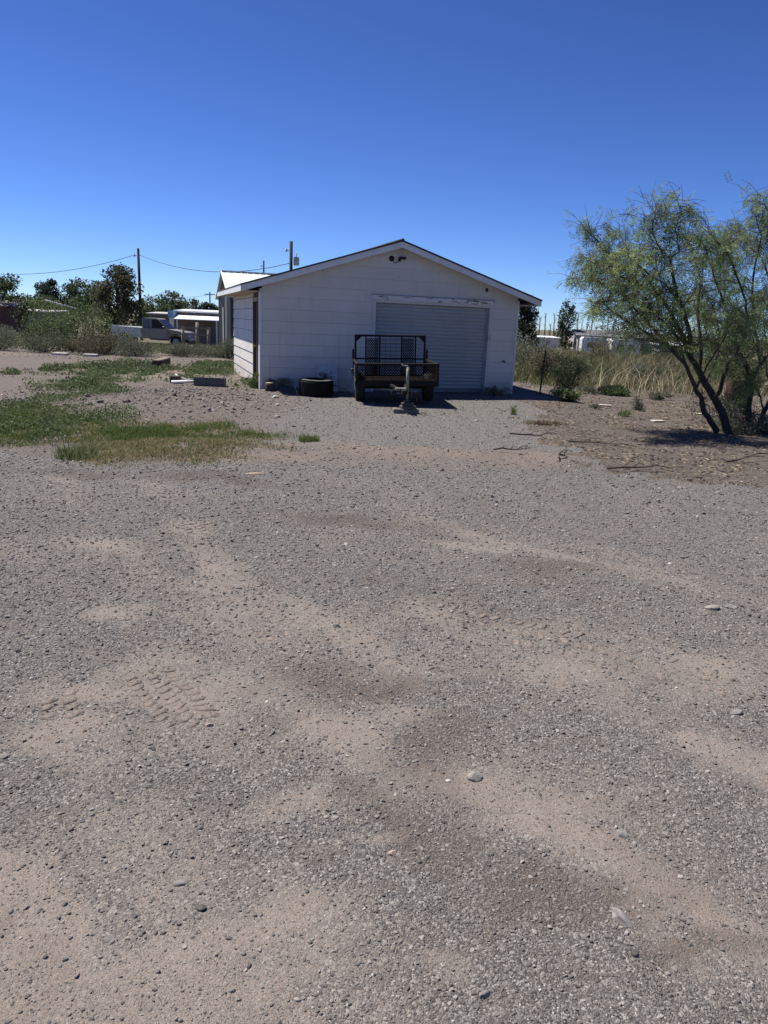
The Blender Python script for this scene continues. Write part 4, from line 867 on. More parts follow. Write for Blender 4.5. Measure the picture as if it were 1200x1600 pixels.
# rusty cabinet half hidden behind the trees
o = empty('rusty_cabinet', gp(7.75, 16.6), R(-8), 'dark red rusty cabinet half hidden behind the right trees', 'cabinet'); rst = mat('rust_red', (.045, .016, .012), .85, (.05, .02, .015), 6, bmp=.3)
one('body', rst, o, -.24, .24, -.2, .2, .06, .72, b=.015); one('door', rst, o, -.22, -.005, -.222, -.203, .1, .69); one('door', rst, o, .005, .22, -.222, -.203, .1, .69)
for p in ((-.22, -.18), (.18, -.18), (-.22, .14), (.18, .14)): one('leg', rst, o, p[0], p[0]+.04, p[1], p[1]+.04, -.04, .058)

# tall dry grass field at right
n = 60000; x = rng.uniform(3.6, 30, n); y = 21.2+(rng.uniform(0, 1, n)**1.7)*32
ed = 22.6-.16*(x-4.8)+(fbm(x*.8, x*0+3, 3, 71)-.5)*2.2
k = (y > ed) & (x > 3.2+.13*(y-20)) & (x < 14+.55*(y-18)); x, y = x[k], y[k]; p1 = fbm(x*.4, y*.25, 3, 72)
hgt = .8*(.32+.7*ss(0, 3.5, y-np.interp(x, [0, 40], [23.4, 17.0])))*(.75+.5*p1)
dryf = p1+rng.normal(size=len(x))*.22 > .61+.04*ss(24, 30, y)
tag(blades('tall_dry_grass', np.stack([x, y, gz(x, y)-.02], 1)[dryf], hgt[dryf], .010+.0006*y[dryf], 1.25, leafmat('field_dry', (.15, .125, .075), (.32, .27, .175), .3)), 'tall dry straw grass filling the field right of the garage', 'grass', kind='stuff')
tag(blades('tall_green_grass', np.stack([x, y, gz(x, y)-.02], 1)[~dryf], hgt[~dryf]*.95, .011+.0006*y[~dryf], 1.1, leafmat('field_green', (.06, .075, .03), (.17, .18, .085), .35)), 'olive green weeds mixed through the dry field', 'grass', kind='stuff')
n = 420; x = rng.uniform(5.5, 12, n); y = rng.uniform(20.3, 22.6, n)-.12*(x-6); 
tag(blades('straw_stalks', np.stack([x, y, gz(x, y)], 1), .75, .014, 1.6, leafmat('straw', (.30, .25, .16), (.48, .41, .28), .2)), 'bleached straw stalks along the front of the dry field', 'grass', kind='stuff')
for i, a in enumerate((('olive green bush beside the garage rear in the field', 5.0, 27.5, 1.3, 1.0, 1.5), ('brown weedy bush at the top of the field beside the pine', 7.8, 30.5, 1.2, .9, 1.5), ('dark weedy bush in the middle of the dry field', 11.0, 30.0, 1.3, .9, 1.3), ('pale weedy bush in the field before the white buildings', 9.7, 33, 1.6, 1., 1.7), ('grey green bush at the front edge of the field near the tree', 8.2, 24.5, .8, .6, .8), ('olive bush at the left front of the field behind the post', 4.9, 24.6, .8, .6, 1.05), ('green bush right of the dark shrub in the straw', 6.6, 25.2, .7, .6, .8))):
    bush('field_bush', a[0], *a[1:], 4200, .07, (sage, sage2, leafmat('dark_shrub_leaf', (.035, .05, .028), (.09, .11, .06), .3), sage, sage, sage2, green)[i], 'bush', 'bushes in the right field', clumps=12, seed=400+i, spiky=.4)

n = 16000; x = -30+rng.uniform(0, 1, n)*26; y = rng.uniform(29, 60, n); k = (fbm(x*.4, y*.3, 3, 74) > .42) & (x > -.62*y); x, y = x[k], y[k]
tag(blades('rough_grass', np.stack([x, y, gz(x, y)-.02], 1), (.28+.35*fbm(x*.6, y*.6, 2, 75))*.5, .05, .9, leafmat('field_green', (.06, .075, .03), (.17, .18, .085), .35)), 'rough green weeds behind the left bushes', 'grass', kind='stuff')
n = 9000; x = rng.uniform(8, 75, n); y = rng.uniform(48, 100, n); k = (x < .75*y) & (x > .1*y); x, y = x[k], y[k]
tag(blades('far_field_grass', np.stack([x, y, gz(x, y)-.02], 1), .8, .11, .9, leafmat('field_mix', (.09, .09, .045), (.28, .235, .14), .3)), 'far olive and straw weeds beyond the dry field', 'grass', kind='stuff')

# ------------------------------------------------------------------ mesquite trees at right
CY = 12.44
def unproj(px, py, Yp):
    d = fw + cr*((px-600)/1155) - cu*((py-800)/1155); t = Yp/d.y; return Vector((d.x*t, Yp, CAMH+d.z*t))
mleaf = leafmat('mesquite_leaf', (.112, .172, .055), (.295, .38, .172), .5, .5)
def mesquite(name, label, base, limbs, seed, ntw, outer):
    g = random.Random(seed); gn = np.random.default_rng(seed)
    o = empty(name, base, 0, label, 'tree'); b = Vector(base)
    thick, twigs, nodes = [], [], []
    for pts, r0_, r1_, lf in limbs:
        P_ = [Vector(p)-b for p in pts]
        # subdivide with a little wander
        Q = [P_[0]]
        for p, q in zip(P_[:-1], P_[1:]):
            for k in (1, 2, 3): Q.append(p.lerp(q, k/3)+Vector((g.uniform(-1, 1), g.uniform(-1, 1), g.uniform(-1, 1)))*.012*(3-k > 0))
        n = len(Q); rr = [.86*r0_+(r1_-.86*r0_)*(i/(n-1))**.8 for i in range(n)]; thick.append((Q, rr))
        L = sum((Q[i+1]-Q[i]).length for i in range(n-1)); acc = 0
        for i in range(1, n):
            seg = Q[i]-Q[i-1]; acc += seg.length; t = acc/L
            if t < lf: continue
            for _ in range(g.choice((1, 2, 2))):
                d = (seg.normalized()*.6+Vector((g.gauss(0, .7), g.gauss(0, .7), g.gauss(.08, .5)))).normalized(); ln = g.uniform(.3, .8)*(1.15-.55*t)
                nodes.append((Q[i], d, ln, max(.004, rr[i]*.42)))
        nodes.append((Q[-1], (Q[-1]-Q[-3]).normalized(), .2, r1_*.8))
    tips = []
    for p, d, ln, r_ in nodes:
        Q = [p]; dd = d.copy()
        for k in range(4):
            dd = (dd+Vector((g.gauss(0, .22), g.gauss(0, .22), g.gauss(.02, .2)))).normalized(); Q.append(Q[-1]+dd*ln/4)
        twigs.append((Q, [r_, r_*.8, r_*.6, r_*.45, .003]))
        for k in range(1, 5):
            for _ in range(ntw):
                d2 = (dd*.5+Vector((g.gauss(0, .8), g.gauss(0, .8), g.gauss(.05, .6)))).normalized(); l2 = g.uniform(.15, .42)
                m_ = Q[k]+d2*l2*.55; e = m_+(d2+Vector((0, 0, -.35))).normalized()*l2*.5
                twigs.append(([Q[k], m_, e], [.0045, .0035, .002])); tips += [(Q[k], m_), (m_, e)]
    tube_set('trunk', thick, mat('mesquite_bark', (.032, .025, .021), .95, (.075, .06, .05), 14, (1, 1, .25), bmp=1.0, bdist=.02), o, 9)
    tube_set('branches', twigs, mat('mesquite_twig', (.06, .045, .035), .9, (.11, .085, .065), 20), o, 4)
    # feathery drooping sprigs
    S0 = []; 
    for a_, c_ in tips:
        for _ in range(g.choice(outer)): S0.append(a_.lerp(c_, g.random()))
    S0 = np.array([tuple(v) for v in S0]); ns = len(S0)
    d = gn.normal(size=(ns, 3))*.75; d[:, 2] -= .75; d = unit(d); s = unit(np.cross(d, gn.normal(size=(ns, 3)))); nn = np.cross(d, s)
    Ls = gn.uniform(.11, .21, ns)[:, None]; J = 6; VV = []; tt = []
    clump = fbm(S0[:, 0]*2.2+S0[:, 1], S0[:, 2]*2.2, 2, seed)
    for j in range(J):
        for sg in (-1, 1):
            o_ = S0+d*Ls*(j+.6)/J; ld = unit(d*.55+s*sg+nn*gn.normal(size=(ns, 1))*.25); ll = Ls*.42; ww = unit(np.cross(ld, nn))*.0058
            VV.append(np.stack([o_-ww*.4, o_+ld*ll*.5+ww, o_+ld*ll, o_+ld*ll*.5-ww], 1)); tt.append(np.clip(.5+1.1*(clump-.5)+gn.normal(size=ns)*.14, 0, 1))
    V = np.concatenate(VV).reshape(-1, 3); Q = np.arange(len(V)).reshape(-1, 4)
    link('crown', np_mesh('crown', V, Q, None, np.concatenate(tt)), mleaf, o)
    return o
def limb(px, dy0, dy1, Yb=CY): 
    n = len(px); px = [(a+max(0, 970-a)*.3, b+max(0, 420-b)*.16) for a, b in px]; return [unproj(x_, y_, Yb+dy0+(dy1-dy0)*i/(n-1)) for i, (x_, y_) in enumerate(px)]
A1 = [(1120, 674), (1110, 658), (1099, 641), (1097, 623), (1087, 610), (1080, 590), (1071, 569), (1058, 556), (1040, 539), (1010, 520), (975, 500), (940, 480)]
B1 = [(1139, 680), (1128, 642), (1117, 623), (1102, 600), (1092, 579), (1081, 562), (1073, 540), (1061, 514), (1048, 488), (1030, 464), (1002, 447), (982, 427), (953, 402), (931, 385), (915, 365)]
limbs1 = [(limb(A1, 0, -.7), .062, .012, .5), (limb(B1, 0, .3), .085, .012, .42),
          (limb([(1081, 564), (1077, 516), (1066, 480), (1058, 464), (1047, 402), (1033, 385), (1019, 351), (1023, 325)], .1, -.4), .05, .008, .3),
          (limb([(1047, 402), (1062, 388), (1055, 345), (1062, 318)], -.2, -.3), .02, .006, .2),
          (limb([(1117, 621), (1123, 614), (1128, 597), (1136, 571), (1150, 552), (1160, 530), (1168, 507), (1165, 470), (1150, 430), (1138, 395), (1120, 370)], 0, -.5), .045, .009, .35),
          (limb([(1061, 514), (1030, 490), (990, 470), (950, 450), (915, 438), (895, 436)], .05, .5), .035, .006, .2),
          (limb([(1030, 464), (1000, 420), (985, 390), (970, 360)], .15, .8), .028, .007, .2),
          (limb([(1092, 579), (1095, 540), (1090, 490), (1095, 440), (1085, 400), (1075, 375)], .1, .9), .04, .008, .3),
          (limb([(1071, 569), (1045, 540), (1010, 500), (980, 470), (950, 470), (920, 470)], 0, -.9), .035, .007, .35),
          (limb([(1002, 447), (960, 430), (930, 415), (905, 405)], .2, -.5), .022, .006, .1),
          (limb([(1066, 480), (1045, 450), (1010, 425), (990, 405)], 0, -.7), .022, .006, .2),
          (limb([(1073, 540), (1040, 505), (1015, 490), (985, 480)], 0, .7), .02, .006, .3),
          (limb([(953, 402), (935, 375), (910, 350)], .25, .2), .012, .004, .9),
          (limb([(1087, 610), (1105, 570), (1125, 540), (1140, 510)], 0, -.6), .022, .006, .4), (limb([(1102, 600), (1120, 560), (1125, 520), (1115, 480)], .1, .8), .025, .006, .35), (limb([(1071, 569), (1060, 530), (1035, 500), (1025, 470)], 0, -.5), .02, .006, .3)]
m1b = unproj(1133, 679, CY); mesquite('mesquite_tree', 'leaning mesquite tree with forked dark trunks and feathery foliage', (m1b.x, CY, gz1(m1b.x, CY)), limbs1, 11, 2, (0, 0, 1, 1, 1))
Y2 = 13.8
limbs2 = [(limb([(1169, 664), (1172, 617), (1171, 600), (1167, 576), (1156, 553), (1148, 520), (1130, 470), (1115, 430), (1105, 390), (1095, 365)], 0, -.2, Y2), .06, .01, .35),
          (limb([(1171, 600), (1178, 587), (1189, 568), (1203, 550), (1215, 500), (1205, 440), (1190, 400), (1165, 370), (1155, 350)], 0, .4, Y2), .05, .01, .3),
          (limb([(1185, 668), (1194, 642), (1206, 620), (1225, 580), (1240, 520), (1235, 450), (1220, 380), (1205, 330), (1195, 300)], -.2, -.5, Y2), .06, .01, .35),
          (limb([(1189, 568), (1180, 520), (1175, 460), (1180, 410), (1190, 360), (1185, 340)], 0, -.6, Y2), .035, .008, .25),
          (limb([(1225, 580), (1260, 520), (1290, 450), (1300, 380), (1290, 330)], -.3, .3, Y2), .045, .009, .25),
          (limb([(1206, 620), (1250, 590), (1300, 540), (1340, 480), (1360, 420)], -.2, -.7, Y2), .045, .009, .3),
          (limb([(1130, 470), (1135, 430), (1130, 400), (1135, 370)], -.1, .5, Y2), .022, .006, .2),
          (limb([(1148, 520), (1120, 500), (1100, 485), (1085, 470)], 0, .5, Y2), .02, .006, .2),
          (limb([(1167, 576), (1140, 560), (1120, 545), (1105, 530)], 0, -.5, Y2), .02, .006, .2), (limb([(1189, 568), (1185, 545), (1160, 515), (1150, 490)], 0, -.7, Y2), .02, .006, .1),
          (limb([(1203, 550), (1195, 520), (1190, 490), (1180, 470)], .2, -.4, Y2), .02, .006, .1), (limb([(1206, 620), (1200, 590), (1195, 560), (1180, 540)], -.3, -.9, Y2), .02, .006, .2),
          (limb([(1172, 617), (1155, 600), (1135, 585), (1115, 570)], 0, .6, Y2), .018, .005, .2), (limb([(1194, 642), (1185, 610), (1165, 590), (1150, 560)], -.2, -.6, Y2), .02, .005, .2), (limb([(1178, 587), (1150, 540), (1130, 520), (1110, 500)], 0, .9, Y2), .02, .006, .2)]
m2b = unproj(1176, 665, Y2); mesquite('mesquite_tree', 'upright mesquite tree cut by the right edge of the picture', (m2b.x, Y2, gz1(m2b.x, Y2)), limbs2, 23, 2, (0, 0, 1, 1, 1))

# ================================================================== BACKGROUND
def tree(name, label, x, y, h, w, n, leaf, m, cat='tree', group=None, seed=0, shape='round', trunk=.12, bare=0):
    """far tree: tapered trunk, limbs, and leaf faces clustered along limb ends"""
    g = np.random.default_rng(seed+700); o = empty(name, gp(x, y), 0, label, cat, group)
    T = [([Vector((0, 0, -.2)), Vector((g.normal()*.1, 0, h*.35)), Vector((g.normal()*.15, 0, h*(.9 if shape != 'round' else .6)))], [trunk, trunk*.7, trunk*.2])]
    nc = 40; C = []; 
    for i in range(nc):
        t = (i+.5)/nc; a = g.uniform(0, 6.28)
        if shape == 'cone': z = h*(.08+.9*t); rr = w*(1-t)**.8*g.uniform(.45, 1)
        elif shape == 'oval': z = h*(.06+.9*t); rr = w*math.sqrt(max(0, 1-((t-.42)/.6)**2))*g.uniform(.35, 1)
        else: z = h*(.3+.65*g.uniform(0, 1)); u_ = (z/h-.6)/.42; rr = w*math.sqrt(max(.05, 1-u_*u_))*math.sqrt(g.uniform(.1, 1))
        C.append((rr*math.cos(a), rr*math.sin(a), z)); T.append(([Vector((0, 0, z*.72)), Vector((rr*math.cos(a)*.5, rr*math.sin(a)*.5, z*.9)), Vector(C[-1])], [trunk*.3, trunk*.2, .012]))
    C = np.array(C); n = int(n*1.25); k = g.integers(0, nc, n); s = np.stack([np.full(n, w*.34), np.full(n, w*.34), np.full(n, h*.095 if shape != 'round' else h*.1)], 1)*g.uniform(.7, 1.3, nc)[k][:, None]
    d = unit(g.normal(size=(n, 3)))*(g.uniform(0, 1, (n, 1))**.5)
    leaves('crown', C[k]+d*s*1.2, leaf, m, o, up=.3, aspect=.55, tint=np.clip(.5+.3*g.normal(size=nc)[k], 0, 1))
    tube_set('trunk', T, bark, o, 5); return o
G1 = 'trees behind the left yard'
tree('juniper_tree', 'tall dark olive juniper left of the utility pole', -25.2, 70, 6.6, 2.1, 8000, .24, juni, group=G1, seed=1, shape='oval', trunk=.2)
tree('pine_tree', 'dark pine at left, taller of two side by side', -40.6, 90, 5.9, 1.9, 4500, .26, pine, group=G1, seed=2, shape='oval')
tree('pine_tree', 'dark pine at left, shorter right one of two', -38.3, 91, 5.5, 1.6, 4000, .26, pine, group=G1, seed=3, shape='oval')
tree('leafy_tree', 'loose green tree between the two pines and the juniper', -31.5, 80, 5.6, 2.6, 4500, .24, deep, group=G1, seed=4)
tree('leafy_tree', 'green tree at the far left edge over the brown shed', -31.6, 62, 5.0, 2.0, 4200, .2, deep, group=G1, seed=5)
tree('leafy_tree', 'low hazy tree behind the grey low building', -37.5, 82, 4.0, 2.2, 3200, .24, deep, group=G1, seed=6)
tree('leafy_tree', 'broad dark tree behind the pickup cab', -25.1, 85, 4.9, 2.3, 4500, .25, deep, group=G1, seed=7)
tree('leafy_tree', 'small tree between the utility pole and the broad tree', -28.6, 88, 3.9, 1.2, 2400, .25, deep, group=G1, seed=8)
tree('pine_tree', 'far small pine behind the blue roofed house, left one', -29.4, 112, 4.7, 1.6, 2600, .28, pine, group=G1, seed=9)
tree('pine_tree', 'far small pine behind the blue roofed house, right one', -26.9, 112, 4.3, 1.4, 2600, .28, pine, group=G1, seed=10)
tree('leafy_tree', 'far low tree just left of the grey metal shed', -25.0, 118, 3.3, 1.8, 2400, .28, deep, group=G1, seed=12)
tree('leafy_tree', 'mid green tree low behind the tall green bush', -34.8, 75, 3.6, 2.4, 3200, .22, green, group=G1, seed=13)
G2 = 'trees far behind the right field'
tree('pine_tree', 'dense dark pine beside the right end of the garage', 15.7, 90, 6.3, 2.1, 5200, .26, pine, group=G2, seed=20, shape='cone', trunk=.18)
tree('pine_tree', 'sparse pine with open tiers over the right field', 22.8, 100, 6.9, 1.4, 1500, .3, pine, group=G2, seed=21, shape='oval')
for i, px in enumerate((843, 852, 860, 866, 873, 880, 902, 910, 918, 925, 933, 942, 950, 960)):
    p = unproj(px, 505, 140+3*(i % 3)); hh = 5.4+1.1*math.sin(i*2.3)
    o = empty('bare_poplar', gp(p.x, p.y), 0, 'thin nearly bare poplar in the far row over the field', 'tree', 'bare poplars in a far row'); g = random.Random(i); T = [([Vector((0, 0, -.3)), Vector((.05, 0, hh*.5)), Vector((g.uniform(-.15, .15), 0, hh))], [.13, .10, .04])]; 
    tube_set('trunk', T, mat('poplar_bark', (.10, .09, .085), .9), o, 6); T = []
    for k in range(26):
        z = hh*g.uniform(.35, .98); a = g.uniform(0, 6.28); l = g.uniform(.2, .6); T.append(([Vector((0, 0, z)), Vector((l*.5*math.cos(a), l*.5*math.sin(a), z+l*.5)), Vector((l*.8*math.cos(a), l*.8*math.sin(a), z+l*1.2))], [.03, .022, .012]))
    tube_set('branches', T, mat('poplar_bark', (.10, .09, .085), .9), o, 4)

# utility poles and wires
cre = mat('creosote_pole', (.016, .013, .012), .9, (.035, .028, .024), 4, (1, 1, .1))
def pole(label, x, y, ztop, r_, arm=False, box=False):
    g0 = gz1(x, y); o = empty('utility_pole', (x, y, g0), 0, label, 'pole', 'utility poles'); H = ztop-g0
    q = MB(); q.tube([(0, 0, -.3), (0, 0, H*.5), (0, 0, H)], [r_, r_*.9, r_*.78], 12); q.build('shaft', cre, o)
    ins = mat('insulator', (.45, .45, .44), .3)
    if arm:
        one('crossarm', cre, o, -1.1, 1.1, -r_-.1, -r_-.002, H-.6, H-.46)
        for xx in (-.95, -.4, .4, .95):
            q = MB(); q.lathe([(0, 0), (.05, 0), (.06, .05), (.03, .12), (0, .13)], 8, 'z', Matrix.Translation((xx, -r_-.05, H-.459)), False); q.build('insulator', ins, o)
    else:
        q = MB(); q.tube([(-r_, 0, H-.7), (-r_-.22, 0, H-.66)], .03, 6); q.tube([(-r_-.22, 0, H-.78), (-r_-.22, 0, H-.55)], .07, 8); q.build('insulator', ins, o)
    if box:
        q = MB(); q.lathe([(0, 0), (.2, 0), (.22, .05), (.22, .55), (.18, .62), (0, .64)], 16, 'z', Matrix.Translation((r_+.26, 0, H-1.75)), False); bx = q.build('transformer', mat('transformer_grey', (.42, .43, .43), .5, (.3, .3, .3), 6), o)
        q = MB(); q.tube([(r_+.26, 0, H-1.12), (r_+.26, 0, H-.9), (r_+.32, 0, H-.8)], .035, 6); q.build('bushing', ins, bx)
    return o
p1 = Vector((-24.75, 75, 7.4)); p2 = Vector((-8.0, 60, 7.23))
pole('tall dark utility pole rising behind the pickup', p1.x, p1.y, p1.z, .15); pole('dark utility pole with grey transformer above the garage roof', p2.x, p2.y, p2.z, .15, box=True)
pole('thin far pole just above the shiny shed roof', -16.86, 100, 8.5, .13); pole('tiny distant pole with crossarm left of the metal shed', -38.2, 160, 6.0, .16, arm=True)
def wire(label, a, b, sag, r_=.028):
    q = MB(); a, b = Vector(a), Vector(b); n = 28
    q.tube([a.lerp(b, t)-Vector((0, 0, sag*4*t*(1-t))) for t in np.linspace(0, 1, n)], r_, 4); o = q.build('power_line', mat('wire_black', (.03, .03, .032), .6)); return tag(o, label, 'wire', 'power lines')
wire('power line sagging from the tall pole to the left edge', p1+Vector((-.3, 0, -.6)), (-56, 84, 7.0), 2.25)
wire('power line sagging from the tall pole to the transformer pole', p1+Vector((.1, 0, -.6)), p2+Vector((-.1, 0, -1.6)), 1.05)
wire('far thin power line behind the trees left of the shed', (-46, 150, 4.6), (-38.4, 160, 5.4), .4, .03); wire('far thin power line running from the distant pole behind the shed', (-38.0, 160, 5.4), (-20, 140, 7.6), .6, .03)

# grey metal shed behind the garage
Nr = unproj(361, 545, 35.0); 
shed = empty('metal_shed', (Nr.x, 35, gz1(Nr.x, 35)), BYAW, 'grey metal shed with bright pale roof behind the garage', 'shed'); z0 = gz1(Nr.x, 35)
mg = mat('grey_metal_siding', (.125, .13, .135), .55, (.10, .10, .105), 2); SW, SLn, SE, SR = 7.0, 9.0, 2.42-z0, 3.60-z0
def ribbed(name, m, par, poly, d0, d1, axis): 
    q = MB(); q.prism(poly, d0, d1, axis); return q.build(name, m, par)
w1 = ribbed('gable_wall', mg, shed, [(0, -.3), (SW, -.3), (SW, SE), (SW/2, SR-.05), (0, SE)], 0, .08, 'x')
q = MB()
for k in range(1, 23): 
    y_ = k*SW/23; zt = SE+(SR-SE)*(1-abs(y_-SW/2)/(SW/2))-.12
    if not (1.9 < y_ < 3.0): q.box(-.018, .0, y_-.02, y_+.02, -.2, zt)
q.build('rib', mg, w1)
one('front_wall', mg, shed, .082, SLn, .0, .08, -.3, SE-.02); one('rear_wall', mg, shed, .082, SLn, SW-.08, SW, -.3, SE-.02)
one('shed_door', mat('dark_opening', (.02, .02, .022), .8), shed, -.03, -.001, 3.9, 4.7, -.2, 2.2); 
one('sunlit_door_edge', mat('sunlit_edge_white', (.72, .74, .74), .4), shed, -.06, -.031, 3.35, 3.6, -.2, 2.0)  # bright strip paints in the sunlit edge beside the door
one('shaded_side_strip', mat('shaded_side_grey', (.05, .055, .06), .5), shed, -.02, .14, -.03, -.001, -.3, SE)  # dark strip paints in the shade on the shed's long side
rm_ = mat('pale_roof_metal', (.70, .78, .76), .35, (.62, .70, .68), 2, spec=.6)
for s in (0, 1):
    ya, yb = (-.25, SW/2-.002) if s == 0 else (SW+.25, SW/2+.002); za = SR-(SR-SE)*(1+.25/(SW/2))
    q = MB(); q.prism([(ya, za+.02), (yb, SR+.02), (yb, SR+.05), (ya, za+.05)], -.15, SLn+.1, 'x'); rp_ = q.build('roof_sheet', rm_, shed)
    q = MB()
    for k in range(30):
        x_ = -.13+k*.315; q.prism([(ya, za+.051), (yb, SR+.051), (yb, SR+.075), (ya, za+.075)], x_, x_+.04, 'x')
    q.build('roof_rib', rm_, rp_)
one('ridge_vent', mat('ridge_grey', (.4, .43, .43), .5), shed, -.1, SLn, SW/2-.12, SW/2+.12, SR+.052, SR+.10)

# pickup truck, facing right
TZ = gz1(-15.6, 50)
tk = empty('pickup_truck', (-15.6, 50, TZ), R(-2), 'white and tan old pickup truck behind the left bushes', 'truck')
tw = mat('faded_white_paint', (.62, .62, .62), .4, (.42, .41, .4), 3); tb = mat('tan_truck_paint', (.26, .235, .20), .4, (.19, .17, .145), 3); gl = mat('dark_window', (.015, .018, .024), .35, spec=.2); 
def cab_poly(y0, y1, poly, name, m, par=tk): 
    q = MB(); q.prism(poly, y0, y1); o_ = q.build(name, m, par); return o_
bed = cab_poly(-.86, .86, [(-2.62, .62), (-2.2, .55), (-2.02, .80), (-1.60, .80), (-1.42, .55), (-.62, .55), (-.62, 1.18), (-2.62, 1.22)], 'bed', tw)
one('bed_rail', mat('bed_rail_white', (.6, .6, .6), .4), bed, -2.64, -.62, -.875, -.80, 1.222, 1.27); one('tail_lamp', mat('red_lamp', (.25, .02, .02), .3), bed, -2.635, -2.60, -.865, -.76, .85, 1.1)
body = cab_poly(-.86, .86, [(-.60, .50), (1.18, .50), (1.30, .72), (1.48, .84), (1.80, .84), (1.98, .72), (2.08, .52), (2.42, .50), (2.46, .80), (2.36, .98), (1.10, 1.14), (-.60, 1.14)], 'body', tb)
cab = cab_poly(-.74, .74, [(-.58, 1.142), (1.12, 1.142), (.50, 1.74), (.38, 1.79), (-.50, 1.80), (-.58, 1.74)], 'cab', tb)
def pane(poly, name, m=gl):
    q = MB(); q.prism(poly, -.752, -.742); return q.build(name, m, cab)
pane([(-.50, 1.18), (-.04, 1.18), (-.04, 1.72), (-.50, 1.72)], 'window', mat('blue_window', (.03, .05, .16), .1, spec=.6)); pane([(.06, 1.18), (.98, 1.18), (.46, 1.70), (.06, 1.72)], 'window')
q = MB(); q.prism([(1.105, 1.17), (1.125, 1.18), (.52, 1.735), (.50, 1.725)], -.68, .68); q.build('windshield', gl, cab)
one('mirror', blk, cab, .82, .98, -1.0, -.86, 1.16, 1.30, b=.02); one('door', mat('tan_door', (.29, .265, .23), .4, (.25, .23, .2), 3), body, .03, 1.02, -.868, -.861, .58, 1.12); 
one('front_bumper', mat('bumper_grey', (.3, .3, .3), .4), tk, 2.44, 2.56, -.84, .84, .46, .62, b=.02); one('rear_bumper', mat('bumper_grey', (.3, .3, .3), .4), tk, -2.76, -2.63, -.8, .8, .48, .62, b=.02)
for y_ in (-.7, .55): one('headlight', mat('lamp_glass', (.6, .6, .58), .15), tk, 2.43, 2.475, y_, y_+.2, .66, .80)
for x_ in (-1.81, 1.64):
    for y_ in (-.76, .76):
        w = MB(); w.lathe(tyre_prof(.36, .21, .2), 28, 'z', Matrix.Translation((x_, y_, .36)) @ Matrix.Rotation(R(90), 4, 'X')); wo = w.build('wheel', rub, tk)
        w = MB(); w.lathe([(0, .07), (.06, .08), (.1, .05), (.21, .07), (.21, -.07), (0, -.07)], 20, 'z', Matrix.Translation((x_, y_, .36)) @ Matrix.Rotation(R(90), 4, 'X'), False); w.build('rim', hub, wo)

def house(name, label, x, y, rz, w, d, h, wall, roofc, cat='house', roof='flat', rise=.6, extras=None):
    o = empty(name, (x, y, gz1(x, y)), rz, label, cat); one('wall', wall, o, -w/2, w/2, 0, d, -.4, h)
    if roof == 'gable':
        for s in (0, 1):
            ya, yb = (-.35, d/2) if s == 0 else (d+.35, d/2); q = MB(); q.prism([(ya, h+.003), (yb+(-.002 if s == 0 else .002), h+rise), (yb+(-.002 if s == 0 else .002), h+rise+.1), (ya, h+.10)], -w/2-.3, w/2+.3, 'x'); q.build('roof', roofc, o)
        for xx in (-w/2, w/2-.1): q = MB(); q.prism([(.01, h+.002), (d-.01, h+.002), (d/2, h+rise-.02)], xx, xx+.1, 'x'); q.build('gable', wall, o)
    else: 
        q = MB(); q.prism([(-.3, h+.003), (d+.3, h+.15), (d+.3, h+.27), (-.3, h+.12)], -w/2-.25, w/2+.25, 'x'); q.build('roof', roofc, o)
    for kind, x0, x1, za, zb, m in (extras or ()):
        e = one(kind, m, o, x0, x1, -.06, -.002, za, zb)
        if kind == 'window': one('pane', gl, e, x0+.06, x1-.06, -.075, -.061, za+.06, zb-.06)
    return o
wroof = mat('white_roof_metal', (.74, .76, .78), .4, (.62, .64, .66), 3); bw_ = mat('mobile_home_wall', (.16, .12, .105), .8, (.22, .17, .15), 2, (1, 1, .2)); blu = mat('blue_trim', (.22, .38, .55), .5)
hm = house('mobile_home', 'low house with white awning roof and blue corner left of the shed', -14.4, 63, R(4), 6.6, 4.5, 2.75, bw_, wroof, extras=[('window', .3, 1.1, 1.2, 2.0, trimw), ('house_door', 1.9, 2.7, .1, 2.1, mat('dark_red_door', (.12, .035, .03), .6))])
one('blue_corner', blu, hm, -3.75, -3.31, -1.5, .4, 2.3, 2.85); one('side_post', trimw, hm, -3.7, -3.35, -1.2, -1.05, -.3, 2.3)
q = MB(); q.prism([(-2.4, 2.16), (-.1, 2.48), (-.1, 2.54), (-2.4, 2.22)], -3.1, 3.4, 'x'); q.build('awning', wroof, hm)
for x_ in (-2.9, .2, 3.2): one('awning_post', trimw, hm, x_, x_+.1, -2.35, -2.25, -.4, 2.16)
rw = mat('old_red_wood', (.085, .045, .035), .9, (.14, .085, .07), 3, (6, 1, .2))
sb = empty('wood_shed', (-31.2, 60.0, gz1(-31.2, 60)), R(6), 'weathered dark red board shed at the far left edge', 'shed')
for k in range(16): one('wall_board', rw, sb, -2.2+k*.22, -2.2+k*.22+.205, 0, .06, -.3, 2.45+.05*math.sin(k*7))
one('wall', rw, sb, 1.22, 1.32, .065, 3, -.3, 2.45); q = MB(); q.prism([(-.3, 2.5), (3.1, 3.0), (3.1, 3.06), (-.3, 2.56)], -2.4, 1.5, 'x'); q.build('roof', mat('patchy_roof', (.5, .48, .46), .6, (.10, .07, .06), 1.6, thr=(.42, .5)), sb)
house('low_building', 'long low grey building between wood shed and tall bush', -33.1, 70, R(3), 3.6, 4, 2.3, mat('dull_grey_wall', (.15, .14, .135), .8, (.2, .19, .18), 2), mat('dull_tin', (.42, .42, .42), .5), extras=[('window', -.9, -.2, 1.0, 1.8, trimw), ('window', .6, 1.2, 1.0, 1.8, trimw)])
